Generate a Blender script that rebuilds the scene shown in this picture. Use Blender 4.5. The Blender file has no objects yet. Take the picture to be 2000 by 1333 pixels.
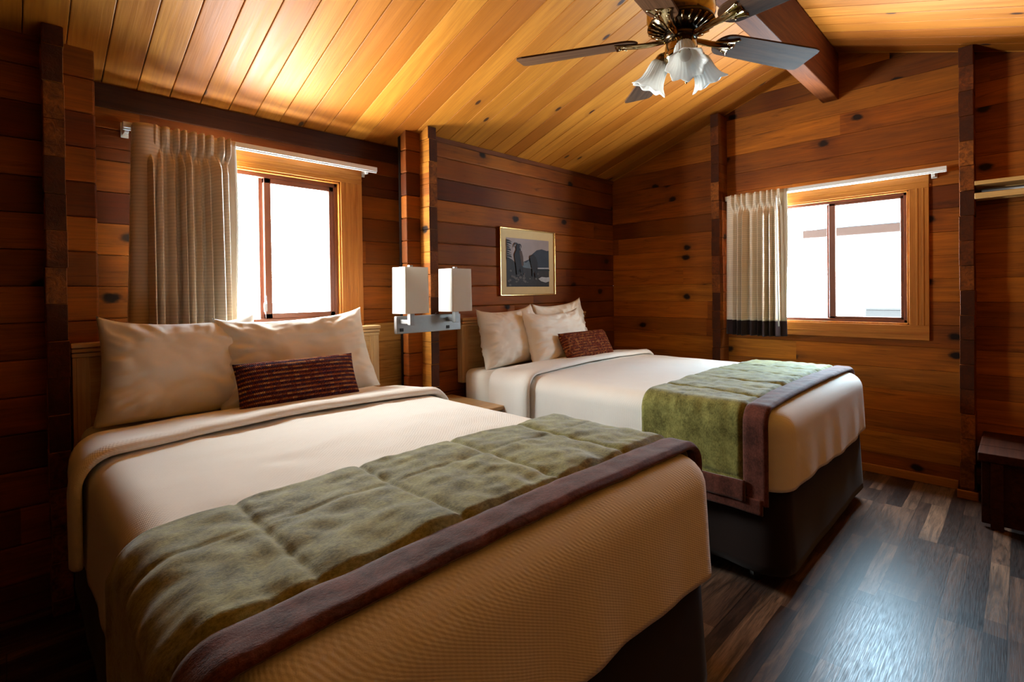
import bpy, bmesh, math, random
from math import sin, cos, pi, radians, floor, exp, sqrt
from mathutils import Matrix, Vector, noise

random.seed(7)
S = bpy.context.scene
COL = S.collection

# ------------------------------------------------------------------ camera
F_PX, PY = 991.06, 580.63
YAW, PITCH, ROLL = 0.7833032, 0.0095084, -0.0131662
fw = Vector((sin(YAW)*cos(PITCH), cos(YAW)*cos(PITCH), -sin(PITCH)))
rt = Vector((cos(YAW), -sin(YAW), 0))
up = rt.cross(fw)
r2 = cos(ROLL)*rt + sin(ROLL)*up
u2 = -sin(ROLL)*rt + cos(ROLL)*up
cd = bpy.data.cameras.new('camera'); cam = bpy.data.objects.new('camera', cd); COL.objects.link(cam)
cd.sensor_width = 36.0; cd.sensor_fit = 'HORIZONTAL'; cd.lens = F_PX/2000*36
cd.shift_x = 0.0; cd.shift_y = (PY-666.5)/2000
cd.clip_start = 0.02; cd.clip_end = 200
M = Matrix((r2, u2, -fw)).transposed().to_4x4(); M.translation = (0, 0, 1.25)
cam.matrix_world = M
S.camera = cam

# ------------------------------------------------------------------ world, lights, exposure
S.view_settings.view_transform = 'Standard'
try: S.view_settings.look = 'None'
except Exception: pass
S.view_settings.exposure = -0.12
S.view_settings.gamma = 1.0
S.view_settings.use_curve_mapping = False

SKY_W = 66.0      # daylight strength
GROUND_W = 150.0   # bright sunlit snow outside, seen from the windows below the horizon
w = bpy.data.worlds.new('world'); S.world = w; w.use_nodes = True
nt = w.node_tree; nt.nodes.clear()
def nn(t, typ, **kw):
    n = t.nodes.new(typ)
    for k, v in kw.items(): setattr(n, k, v)
    return n
tc = nn(nt, 'ShaderNodeTexCoord'); sp = nn(nt, 'ShaderNodeSeparateXYZ'); nt.links.new(tc.outputs['Generated'], sp.inputs[0])
mr = nn(nt, 'ShaderNodeMapRange'); mr.inputs['From Min'].default_value = -0.12; mr.inputs['From Max'].default_value = 0.06
nt.links.new(sp.outputs['Z'], mr.inputs['Value'])
mx = nn(nt, 'ShaderNodeMapRange'); mx.inputs['From Min'].default_value = 0.45; mx.inputs['From Max'].default_value = 0.75
nt.links.new(sp.outputs['X'], mx.inputs['Value'])
skyc = nn(nt, 'ShaderNodeMix', data_type='RGBA')
skyc.inputs['A'].default_value = (0.95, 0.97, 0.97, 1); skyc.inputs['B'].default_value = (0.58, 0.84, 1.06, 1)
nt.links.new(mx.outputs[0], skyc.inputs['Factor'])
stren = nn(nt, 'ShaderNodeMapRange')
stren.inputs['To Min'].default_value = GROUND_W; stren.inputs['To Max'].default_value = SKY_W
nt.links.new(mr.outputs[0], stren.inputs['Value'])
bg = nn(nt, 'ShaderNodeBackground'); wo = nn(nt, 'ShaderNodeOutputWorld')
nt.links.new(skyc.outputs['Result'], bg.inputs['Color']); nt.links.new(stren.outputs[0], bg.inputs['Strength'])
nt.links.new(bg.outputs[0], wo.inputs[0])

def portal(name, loc, rot, sx, sy):
    l = bpy.data.lights.new(name, 'AREA'); l.shape = 'RECTANGLE'; l.size = sx; l.size_y = sy
    l.cycles.is_portal = True
    o = bpy.data.objects.new(name, l); COL.objects.link(o); o.location = loc; o.rotation_euler = rot
# window openings (world metres)
W1 = dict(x0=.60, x1=1.46, z0=1.085, z1=1.94, y=2.96)
W2 = dict(y0=.51, y1=1.375, z0=1.004, z1=1.877, x=4.14)
portal('window_1_portal', ((W1['x0']+W1['x1'])/2, 3.03, (W1['z0']+W1['z1'])/2), (radians(-90), 0, 0), .86, .86)
portal('window_2_portal', (4.21, (W2['y0']+W2['y1'])/2, (W2['z0']+W2['z1'])/2), (0, radians(90), 0), .88, .88)

# ------------------------------------------------------------------ node helpers
class NT:
    def __init__(s, name, rough=.6, spec=.4):
        m = bpy.data.materials.new(name); m.use_nodes = True
        s.m = m; s.t = m.node_tree; s.n = s.t.nodes; s.b = s.n['Principled BSDF']
        s.b.inputs['Roughness'].default_value = rough
        s.b.inputs['Specular IOR Level'].default_value = spec
    def node(s, typ, **kw): return nn(s.t, typ, **kw)
    def link(s, a, b): s.t.links.new(a, b)
    def put(s, sock, v):
        if hasattr(v, 'is_output'): s.link(v, sock)
        else: sock.default_value = v
    def math(s, op, a, b=0.0, c=0.0):
        n = s.node('ShaderNodeMath', operation=op)
        s.put(n.inputs[0], a); s.put(n.inputs[1], b); s.put(n.inputs[2], c)
        return n.outputs[0]
    def coord(s, which='Object'):
        n = s.node('ShaderNodeTexCoord'); return n.outputs[which]
    def sep(s, v):
        n = s.node('ShaderNodeSeparateXYZ'); s.link(v, n.inputs[0]); return n.outputs
    def comb(s, x, y, z):
        n = s.node('ShaderNodeCombineXYZ'); s.put(n.inputs[0], x); s.put(n.inputs[1], y); s.put(n.inputs[2], z); return n.outputs[0]
    def noise(s, v, scale=1, detail=4, rough=.55, dist=0):
        n = s.node('ShaderNodeTexNoise'); s.put(n.inputs['Vector'], v); n.inputs['Scale'].default_value = scale
        n.inputs['Detail'].default_value = detail; n.inputs['Roughness'].default_value = rough; n.inputs['Distortion'].default_value = dist
        return n.outputs['Fac']
    def white(s, v, dim='3D'):
        n = s.node('ShaderNodeTexWhiteNoise', noise_dimensions=dim)
        if dim == '1D': s.put(n.inputs['W'], v)
        else: s.put(n.inputs['Vector'], v)
        return n.outputs
    def voro(s, v, scale=1, dim='3D', feature='F1', rnd=1.0):
        n = s.node('ShaderNodeTexVoronoi', voronoi_dimensions=dim, feature=feature); s.put(n.inputs['Vector'], v)
        n.inputs['Scale'].default_value = scale; n.inputs['Randomness'].default_value = rnd
        return n.outputs
    def ramp(s, f, stops, interp='LINEAR'):
        n = s.node('ShaderNodeValToRGB'); s.put(n.inputs[0], f); cr = n.color_ramp; cr.interpolation = interp
        while len(cr.elements) < len(stops): cr.elements.new(.5)
        for e, (p, c) in zip(cr.elements, stops): e.position = p; e.color = (*c, 1) if len(c) == 3 else c
        return n.outputs['Color']
    def maprange(s, v, a, b, c=0., d=1., smooth=False):
        n = s.node('ShaderNodeMapRange')
        if smooth: n.interpolation_type = 'SMOOTHSTEP'
        s.put(n.inputs['Value'], v)
        for k, x in zip(('From Min', 'From Max', 'To Min', 'To Max'), (a, b, c, d)): n.inputs[k].default_value = x
        return n.outputs[0]
    def mix(s, f, a, b, mode='MIX'):
        n = s.node('ShaderNodeMix', data_type='RGBA', blend_type=mode); s.put(n.inputs['Factor'], f)
        for k, v in (('A', a), ('B', b)):
            if hasattr(v, 'is_output'): s.link(v, n.inputs[k])
            else: n.inputs[k].default_value = (*v, 1)
        return n.outputs['Result']
    def bump(s, h, strength=.3, dist=.01):
        n = s.node('ShaderNodeBump'); n.inputs['Strength'].default_value = strength; n.inputs['Distance'].default_value = dist
        s.put(n.inputs['Height'], h); s.link(n.outputs[0], s.b.inputs['Normal'])
    def color(s, c): s.put(s.b.inputs['Base Color'], c if hasattr(c, 'is_output') else (*c, 1))

def srgb(r, g, b):
    f = lambda c: (c/255/12.92) if c/255 <= .04045 else ((c/255+.055)/1.055)**2.4
    return (f(r), f(g), f(b))

PITCHZ, Z0 = .1455, -.010     # log courses

def wood_log(name, along, cols, knots=1.0, rough=.62, seed=0., vary=1.0, spec=.14):
    """horizontal cedar courses; along = 'X' or 'Y'"""
    k = NT(name, rough, spec); P = k.sep(k.coord())
    a = P[along]; z = P['Z']; d = P['Y' if along == 'X' else 'X']
    row = k.math('FLOOR', k.math('DIVIDE', k.math('SUBTRACT', z, Z0), PITCHZ))
    rr = k.white(k.comb(row, seed, 0))
    off = k.math('MULTIPLY', rr['Value'], 7.0)
    brd = k.math('FLOOR', k.math('DIVIDE', k.math('ADD', a, off), 3.9))
    rb = k.white(k.comb(row, brd, seed+3.7))
    base = k.ramp(rb['Value'], cols)
    # long soft streaks and fine grain
    shift = k.math('MULTIPLY', rb['Value'], 40.0)
    g1 = k.noise(k.comb(k.math('MULTIPLY', a, 1.3), k.math('ADD', k.math('MULTIPLY', z, 16.0), shift), k.math('MULTIPLY', d, 16.)), 1, 4, .6, .6)
    g2 = k.noise(k.comb(k.math('MULTIPLY', a, 5.0), k.math('ADD', k.math('MULTIPLY', z, 130.0), shift), k.math('MULTIPLY', d, 130.)), 1, 2, .5)
    c = k.mix(k.maprange(g1, .32, .70), k.mix(.55*vary, base, (.05, .02, .01)), base)
    c = k.mix(k.maprange(g2, .35, .65, 0, .28), c, (.04, .014, .006))
    blo = k.noise(k.comb(a, k.math('MULTIPLY', row, 3.1), 0), 1.7, 2, .5)
    c = k.mix(k.maprange(blo, .35, .7, 0., .30), c, k.mix(.5, c, (.80, .26, .02)))
    smear = k.noise(k.comb(k.math('ADD', k.math('MULTIPLY', a, 2.2), shift), k.math('MULTIPLY', z, 26.0), 1.7), 1, 4, .65, 1.5)
    c = k.mix(k.maprange(smear, .56, .74, 0, .75), c, k.mix(.25, (.03, .009, .004), c))
    # knots
    if knots > 0:
        kv = k.comb(k.math('ADD', k.math('MULTIPLY', a, 3.6), k.math('MULTIPLY', rb['Value'], 31.)), k.math('MULTIPLY', z, 5.2), k.math('MULTIPLY', row, 5.3))
        vo = k.voro(kv, 1, '2D')
        sel = k.math('GREATER_THAN', k.white(vo['Color'])['Value'], 1-.30*knots)
        nz = k.math('MULTIPLY', k.math('SUBTRACT', k.noise(kv, 6, 2), .5), .12)
        dist = k.math('ADD', vo['Distance'], nz)
        kn = k.math('MULTIPLY', k.maprange(dist, .165, .07, 0, 1, True), sel)
        halo = k.math('MULTIPLY', k.maprange(dist, .42, .14, 0, .6, True), sel)
        c = k.mix(halo, c, k.mix(.5, c, (.045, .014, .006)))
        c = k.mix(kn, c, (.016, .007, .004))
    k.color(c)
    k.bump(k.math('ADD', k.math('MULTIPLY', g2, .6), g1), .25, .004)
    return k.m

def plain_wood(name, axis, c0, c1, rough=.4, scale=1.0, spec=.4, coat=0.):
    k = NT(name, rough, spec); P = k.sep(k.coord())
    oth = [x for x in 'XYZ' if x != axis]
    g = k.noise(k.comb(k.math('MULTIPLY', P[axis], 2*scale), k.math('MULTIPLY', P[oth[0]], 38*scale), k.math('MULTIPLY', P[oth[1]], 38*scale)), 1, 4, .6, .8)
    g2 = k.noise(k.comb(k.math('MULTIPLY', P[axis], 8*scale), k.math('MULTIPLY', P[oth[0]], 240*scale), k.math('MULTIPLY', P[oth[1]], 240*scale)), 1, 2)
    c = k.mix(k.maprange(g, .3, .7), c0, c1); c = k.mix(k.maprange(g2, .4, .7, 0, .25), c, tuple(x*.5 for x in c0))
    k.color(c); k.bump(g2, .12, .002)
    if coat: k.b.inputs['Coat Weight'].default_value = coat; k.b.inputs['Coat Roughness'].default_value = .15
    return k.m

def end_grain(name):
    k = NT(name, .85, .2); c = k.coord(); P = k.sep(c)
    row = k.math('FLOOR', k.math('DIVIDE', k.math('SUBTRACT', P['Z'], Z0+.072), PITCHZ))
    rr = k.white(k.comb(row, 1.3, 0))['Value']
    n = k.noise(c, 38, 5, .7, 1.0); n2 = k.noise(c, 9, 3, .6)
    base = k.ramp(rr, [(0, (.07, .015, .003)), (.5, (.20, .048, .008)), (1, (.40, .12, .018))])
    cc = k.mix(k.maprange(n, .35, .7, 0, .8), base, (.04, .014, .006)); cc = k.mix(k.maprange(n2, .4, .65, 0, .6), cc, (.03, .011, .006))
    k.color(cc); k.bump(n, .8, .006)
    return k.m

def ceiling_wood():
    k = NT('honey_pine_ceiling_boards', .5, .20); P = k.sep(k.coord())
    bi = k.math('FLOOR', k.math('DIVIDE', k.math('SUBTRACT', P['X'], .322), .1312))
    side = k.math('GREATER_THAN', P['Y'], .946)
    r = k.white(k.comb(bi, side, 0))['Value']
    sl = P['Y']
    base = k.ramp(r, [(0, (.31, .088, .006)), (.35, (.43, .145, .012)), (.7, (.54, .205, .022)), (1, (.36, .105, .008))])
    sh = k.math('MULTIPLY', r, 53.)
    g = k.noise(k.comb(k.math('ADD', k.math('MULTIPLY', P['X'], 15.), sh), k.math('MULTIPLY', sl, 1.1), 0), 1, 4, .6, 1.2)
    g2 = k.noise(k.comb(k.math('ADD', k.math('MULTIPLY', P['X'], 120.), sh), k.math('MULTIPLY', sl, 4.), 0), 1, 2)
    c = k.mix(k.maprange(g, .3, .72), k.mix(.5, base, (.20, .050, .006)), base)
    c = k.mix(k.maprange(g2, .4, .7, 0, .3), c, (.17, .05, .010))
    kv = k.comb(k.math('ADD', k.math('MULTIPLY', P['X'], 5.), sh), k.math('ADD', k.math('MULTIPLY', sl, 2.6), sh), 0)
    vo = k.voro(kv, 1, '2D'); sel = k.math('GREATER_THAN', k.white(vo['Color'])['Value'], .8)
    kn = k.math('MULTIPLY', k.maprange(vo['Distance'], .085, .04, 0, 1, True), sel)
    halo = k.math('MULTIPLY', k.maprange(vo['Distance'], .3, .08, 0, .4, True), sel)
    c = k.mix(halo, c, k.mix(.6, c, (.16, .045, .01))); c = k.mix(kn, c, (.05, .016, .006))
    k.color(c); k.put(k.b.inputs['Roughness'], k.maprange(g, .3, .7, .42, .60)); k.bump(k.math('ADD', g, g2), .2, .003)
    return k.m

def floor_mat():
    k = NT('dark_weathered_laminate', .30, .5); P = k.sep(k.coord())
    x, y = P['X'], P['Y']; pw = .191
    ys = k.math('DIVIDE', k.math('SUBTRACT', y, .037), pw)
    row = k.math('FLOOR', ys); fr = k.math('FRACT', ys)
    rr = k.white(k.comb(row, 5.1, 0))['Value']
    xs = k.math('DIVIDE', k.math('ADD', x, k.math('MULTIPLY', rr, 3.)), 1.21)
    cell = k.math('FLOOR', xs); fx = k.math('FRACT', xs)
    # printed strips inside each plank
    strip = k.math('FLOOR', k.math('MULTIPLY', k.math('ADD', fr, k.math('MULTIPLY', k.noise(k.comb(x, row, 0), 3, 2), .1)), 2.6))
    sx = k.math('FLOOR', k.math('MULTIPLY', xs, 2.2))
    r1 = k.white(k.comb(row, cell, strip))['Value']; r2_ = k.white(k.comb(k.math('ADD', row, .5), sx, strip))['Value']
    tone = k.math('ADD', k.math('MULTIPLY', r1, .5), k.math('MULTIPLY', r2_, .5))
    base = k.ramp(tone, [(.1, (.018, .012, .012)), (.35, (.065, .038, .030)), (.55, (.15, .088, .060)), (.85, (.30, .19, .125))])
    sh = k.math('MULTIPLY', r1, 31.)
    g = k.noise(k.comb(k.math('ADD', k.math('MULTIPLY', x, 3.), sh), k.math('MULTIPLY', y, 30.), 0), 1, 5, .65, 1.)
    g2 = k.noise(k.comb(k.math('MULTIPLY', x, 14.), k.math('MULTIPLY', y, 260.), 0), 1, 2)
    c = k.mix(k.maprange(g, .38, .62), k.mix(.72, base, (.010, .007, .007)), base)
    crack = k.maprange(k.noise(k.comb(k.math('ADD', k.math('MULTIPLY', x, 2.), sh), k.math('MULTIPLY', y, 16.), 3), 1, 4, .7, 2.), .62, .70)
    c = k.mix(k.math('MULTIPLY', crack, .8), c, (.008, .006, .006))
    c = k.mix(k.maprange(g2, .45, .7, 0, .4), c, (.01, .008, .008))
    jy = k.math('LESS_THAN', fr, .016); jx = k.math('LESS_THAN', fx, .0028)
    j = k.math('MAXIMUM', jy, jx); c = k.mix(k.math('MULTIPLY', j, .8), c, (.006, .005, .005))
    k.color(c); k.put(k.b.inputs['Roughness'], k.maprange(g2, .3, .7, .30, .46))
    k.bump(k.math('SUBTRACT', k.math('MULTIPLY', g2, .7), k.math('MULTIPLY', j, .6)), .14, .002)
    return k.m

def fabric(name, c, rough=.9, weave=0., bumps=.25, sheen=.15, mott=None, transl=0.):
    k = NT(name, rough, .15); co = k.coord(); P = k.sep(co)
    n = k.noise(co, 9, 4, .6); n2 = k.noise(co, 420, 2, .5)
    cc = k.mix(k.maprange(n, .3, .7, 0, .10), c, tuple(x*.75 for x in c))
    h = k.math('MULTIPLY', n2, .3)
    if mott:
        m1 = k.noise(co, 13, 7, .78, .3); m2 = k.noise(k.comb(k.math('MULTIPLY', P['X'], 110.), k.math('MULTIPLY', P['Y'], 190.), k.math('MULTIPLY', P['Z'], 110.)), 1, 3, .7)
        f = k.math('ADD', k.math('MULTIPLY', m1, .65), k.math('MULTIPLY', m2, .35))
        cc = k.mix(k.maprange(f, .40, .62), mott, c)
        h = k.math('ADD', h, k.math('MULTIPLY', m2, .5))
    if weave:
        s1 = k.math('SINE', k.math('MULTIPLY', k.math('ADD', P['X'], k.math('ADD', P['Z'], 0)), weave))
        s2 = k.math('SINE', k.math('MULTIPLY', k.math('SUBTRACT', P['Y'], P['Z']), weave))
        h = k.math('ADD', h, k.math('MULTIPLY', k.math('MULTIPLY', s1, s2), .4))
    k.color(cc); k.b.inputs['Sheen Weight'].default_value = sheen; k.b.inputs['Sheen Roughness'].default_value = .4
    k.bump(h, bumps, .003)
    if transl:
        out = k.n['Material Output']; t = k.node('ShaderNodeBsdfTranslucent'); t.inputs['Color'].default_value = (*c, 1)
        mx_ = k.node('ShaderNodeMixShader'); mx_.inputs[0].default_value = transl
        k.link(k.b.outputs[0], mx_.inputs[1]); k.link(t.outputs[0], mx_.inputs[2]); k.link(mx_.outputs[0], out.inputs[0])
    return k.m

def curtain_mat(name, c):
    k = NT(name, .9, .1); co = k.coord('UV'); P = k.sep(co)
    r = k.math('FLOOR', k.math('MULTIPLY', P['Y'], 62.)); rr = k.white(r, '1D')['Value']
    f = k.math('FRACT', k.math('MULTIPLY', P['Y'], 62.))
    ln = k.maprange(k.math('ABSOLUTE', k.math('SUBTRACT', f, .5)), .28, .5)
    cc = k.mix(k.math('MULTIPLY', ln, .30), c, tuple(x*.35 for x in c))
    cc = k.mix(k.math('MULTIPLY', rr, .15), cc, tuple(x*.5 for x in c))
    k.color(cc); k.bump(k.math('MULTIPLY', ln, -.5), .2, .002)
    out = k.n['Material Output']; t = k.node('ShaderNodeBsdfTranslucent'); t.inputs['Color'].default_value = (*[x*.8 for x in c], 1)
    m_ = k.node('ShaderNodeMixShader'); m_.inputs[0].default_value = .03
    k.link(k.b.outputs[0], m_.inputs[1]); k.link(t.outputs[0], m_.inputs[2]); k.link(m_.outputs[0], out.inputs[0])
    return k.m

def metal(name, c, rough=.2):
    k = NT(name, rough); k.b.inputs['Metallic'].default_value = 1.; co = k.coord()
    n = k.noise(co, 60, 3); k.color(k.mix(k.maprange(n, .3, .7, 0, .2), c, tuple(x*.7 for x in c)))
    return k.m

def simple(name, c, rough=.5, spec=.4, n=.12, sc=30):
    k = NT(name, rough, spec); co = k.coord(); f = k.noise(co, sc, 4)
    k.color(k.mix(k.maprange(f, .3, .7, 0, n), c, tuple(x*.6 for x in c))); k.bump(f, .08, .002)
    return k.m

def glass_pane(name):
    m = bpy.data.materials.new(name); m.use_nodes = True; t = m.node_tree; t.nodes.clear()
    o = nn(t, 'ShaderNodeOutputMaterial'); mx_ = nn(t, 'ShaderNodeMixShader'); a = nn(t, 'ShaderNodeBsdfTransparent'); g = nn(t, 'ShaderNodeBsdfGlossy')
    a.inputs[0].default_value = (.95, .975, .97, 1); g.inputs['Roughness'].default_value = .02; mx_.inputs[0].default_value = .05
    t.links.new(a.outputs[0], mx_.inputs[1]); t.links.new(g.outputs[0], mx_.inputs[2]); t.links.new(mx_.outputs[0], o.inputs[0])
    return m

def frosted(name):
    k = NT(name, .35, .5); co = k.coord(); n = k.noise(co, 40, 3)
    c = k.mix(k.maprange(n, .3, .7, 0, .2), (.92, .92, .89), (.82, .84, .82)); k.color(c)
    out = k.n['Material Output']; t = k.node('ShaderNodeBsdfTranslucent'); t.inputs['Color'].default_value = (.92, .91, .88, 1)
    m_ = k.node('ShaderNodeMixShader'); m_.inputs[0].default_value = .5
    k.link(k.b.outputs[0], m_.inputs[1]); k.link(t.outputs[0], m_.inputs[2]); k.link(m_.outputs[0], out.inputs[0])
    return k.m

def knit(name, warmth=0.):
    k = NT(name, .9, .1); P = k.sep(k.coord()); x, z = P['X'], P['Z']
    rows = 21.; cols = 105.
    zs = k.math('MULTIPLY', z, 1/.0098); xs = k.math('MULTIPLY', x, 1/.0072)
    ri = k.math('FLOOR', zs); fz = k.math('FRACT', zs)
    xo = k.math('ADD', xs, k.math('MULTIPLY', k.math('MODULO', ri, 2.), .5)); ci = k.math('FLOOR', xo); fx = k.math('FRACT', xo)
    r = k.white(k.comb(ri, ci, 0))['Value']; seg = k.white(k.comb(ri, k.math('FLOOR', k.math('DIVIDE', ci, 3.)), 2.))['Value']
    alt = k.math('MODULO', k.math('ABSOLUTE', ri), 2.)
    warm = k.ramp(seg, [(0, (.20, .035, .018)), (.4, (.36, .085, .025)), (.75, (.52, .20, .06)), (1, (.16, .02, .03))])
    dark = k.ramp(r, [(0, (.055, .012, .030)), (.5, (.11, .018, .022)), (1, (.035, .018, .05))]) if not warmth else k.ramp(r, [(0, (.12, .028, .016)), (.5, (.20, .045, .018)), (1, (.09, .02, .03))])
    c = k.mix(k.math('GREATER_THAN', k.math('ADD', alt, k.math('MULTIPLY', r, .7)), .82-.35*warmth), dark, warm)
    ex = k.math('MULTIPLY', k.math('SINE', k.math('MULTIPLY', fx, pi)), k.math('SINE', k.math('MULTIPLY', fz, pi)))
    c = k.mix(k.maprange(ex, .0, .55, .75, 0), c, (.014, .005, .008))
    k.color(c); k.bump(ex, .9, .006)
    return k.m

MAT = {}
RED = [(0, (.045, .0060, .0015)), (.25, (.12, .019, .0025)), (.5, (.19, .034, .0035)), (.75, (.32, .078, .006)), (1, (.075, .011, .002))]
STB = [(0, (.26, .065, .007)), (.5, (.46, .155, .014)), (1, (.60, .24, .030))]  # window light on the stub sides, put into a lighter wood tone
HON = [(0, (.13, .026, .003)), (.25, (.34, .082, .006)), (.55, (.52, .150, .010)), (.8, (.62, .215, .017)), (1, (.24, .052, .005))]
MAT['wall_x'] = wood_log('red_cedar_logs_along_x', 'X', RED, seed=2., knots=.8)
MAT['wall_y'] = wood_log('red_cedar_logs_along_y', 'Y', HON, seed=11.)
BRT = [(0, (.20, .046, .002)), (.5, (.27, .064, .0025)), (1, (.33, .085, .003))]  # unseen front wall: saturated tone picked for its warm bounce
MAT['bright_x'] = wood_log('warm_bounce_logs_along_x', 'X', BRT, seed=21., knots=.6)
DRK = [(0, (.018, .004, .0015)), (.5, (.032, .007, .002)), (1, (.05, .012, .003))]  # unseen left wall: darkened to keep bounce off the foreground
MAT['dark_y'] = wood_log('fill_darkened_logs_along_y', 'Y', DRK, seed=22., knots=.6)
MAT['stub_y'] = wood_log('window_lit_crosswall_along_y', 'Y', STB, seed=5., knots=.3)
MAT['stub_x'] = wood_log('red_cedar_crosswall_along_x', 'X', RED, seed=6., knots=.5)
MAT['end'] = end_grain('rough_log_end_grain')
MAT['ceil'] = ceiling_wood()
MAT['floor'] = floor_mat()
MAT['plate'] = plain_wood('dark_top_plate_wood', 'X', (.026, .007, .003), (.060, .016, .006), .7, spec=.12)
PAL = [(0, (.42, .20, .045)), (.5, (.55, .29, .075)), (1, (.62, .34, .10))]
MAT['palecedar'] = wood_log('pale_cedar_boards', 'X', PAL, seed=31., knots=.5)
MAT['beam'] = plain_wood('stained_ridge_beam', 'X', (.075, .018, .004), (.16, .042, .007), .65, spec=.12)
MAT['trim_x'] = plain_wood('window_casing_along_x', 'X', (.36, .115, .016), (.52, .20, .032), .45, spec=.2)
MAT['trim_z'] = plain_wood('window_casing_along_z', 'Z', (.36, .115, .016), (.52, .20, .032), .45, spec=.2)
MAT['trim_y'] = plain_wood('window_casing_along_y', 'Y', (.36, .115, .016), (.52, .20, .032), .45, spec=.2)
MAT['sash'] = simple('brown_vinyl_window_frame', (.16, .055, .030), .4)
MAT['maple'] = plain_wood('pale_maple_veneer', 'X', (.50, .29, .12), (.62, .40, .18), .38, .6)
MAT['maple_z'] = plain_wood('pale_maple_stile', 'Z', (.50, .29, .12), (.62, .40, .18), .38, .6)
MAT['yellow'] = plain_wood('pale_yellow_board', 'Y', (.60, .36, .12), (.70, .46, .18), .4)
MAT['cotton'] = fabric('white_cotton', (.88, .83, .73), .85, 0, .2, .1)
MAT['coverlet'] = fabric('white_waffle_coverlet', (.88, .855, .79), .88, 520, .28, .1)
MAT['green'] = fabric('green_chenille', (.33, .315, .090), .8, 0, .5, .45, mott=(.10, .092, .018))
MAT['brown'] = fabric('brown_chenille', (.165, .050, .032), .8, 0, .6, .3, mott=(.055, .016, .010))
MAT['skirt'] = fabric('dark_brown_bed_skirt', (.020, .012, .010), .9)
MAT['knit'] = knit('woven_rust_and_plum')
MAT['knit_rust'] = knit('woven_rust_and_orange', 1.)
MAT['curtain'] = curtain_mat('taupe_ribbed_curtain', (.84, .72, .57))
MAT['lining'] = fabric('pale_curtain_lining', (.52, .44, .33), .9, 0, .1, 0, None, .035)
MAT['band'] = fabric('dark_plum_hem_band', (.030, .018, .020), .9)
MAT['white'] = simple('white_enamel', (.78, .79, .77), .4)
MAT['shade'] = fabric('white_lamp_shade', (.82, .80, .74), .8, 0, .08, 0, None, .25)
MAT['steel'] = metal('brushed_nickel', (.33, .32, .31), .38)
MAT['gold'] = metal('gold_frame', (.83, .56, .22), .22)
MAT['brass'] = metal('dark_polished_brass', (.42, .30, .15), .12)
MAT['brassdark'] = metal('blackened_brass', (.075, .055, .035), .22)
MAT['blade'] = plain_wood('dark_walnut_blade', 'X', (.055, .023, .010), (.125, .056, .025), .7, 1.2, .08)
MAT['black'] = simple('black_plastic', (.01, .01, .011), .4)
MAT['mat'] = simple('cream_picture_mat', (.52, .38, .20), .85, .1)
MAT['glass'] = glass_pane('window_glass')
MAT['frost'] = frosted('frosted_tulip_glass')
MAT['socket'] = metal('antique_brass_socket', (.34, .23, .11), .2)
MAT['siding'] = simple('pale_siding', (.56, .70, .80), .8, .1)
MAT['fascia'] = simple('brown_fascia', (.0075, .0030, .0016), .8, .1)
MAT['grey'] = simple('grey_cabinet', (.0072, .0080, .0088), .8, .1)
MAT['dark'] = simple('dark_backing', (.012, .006, .004), .9, .1)

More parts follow.
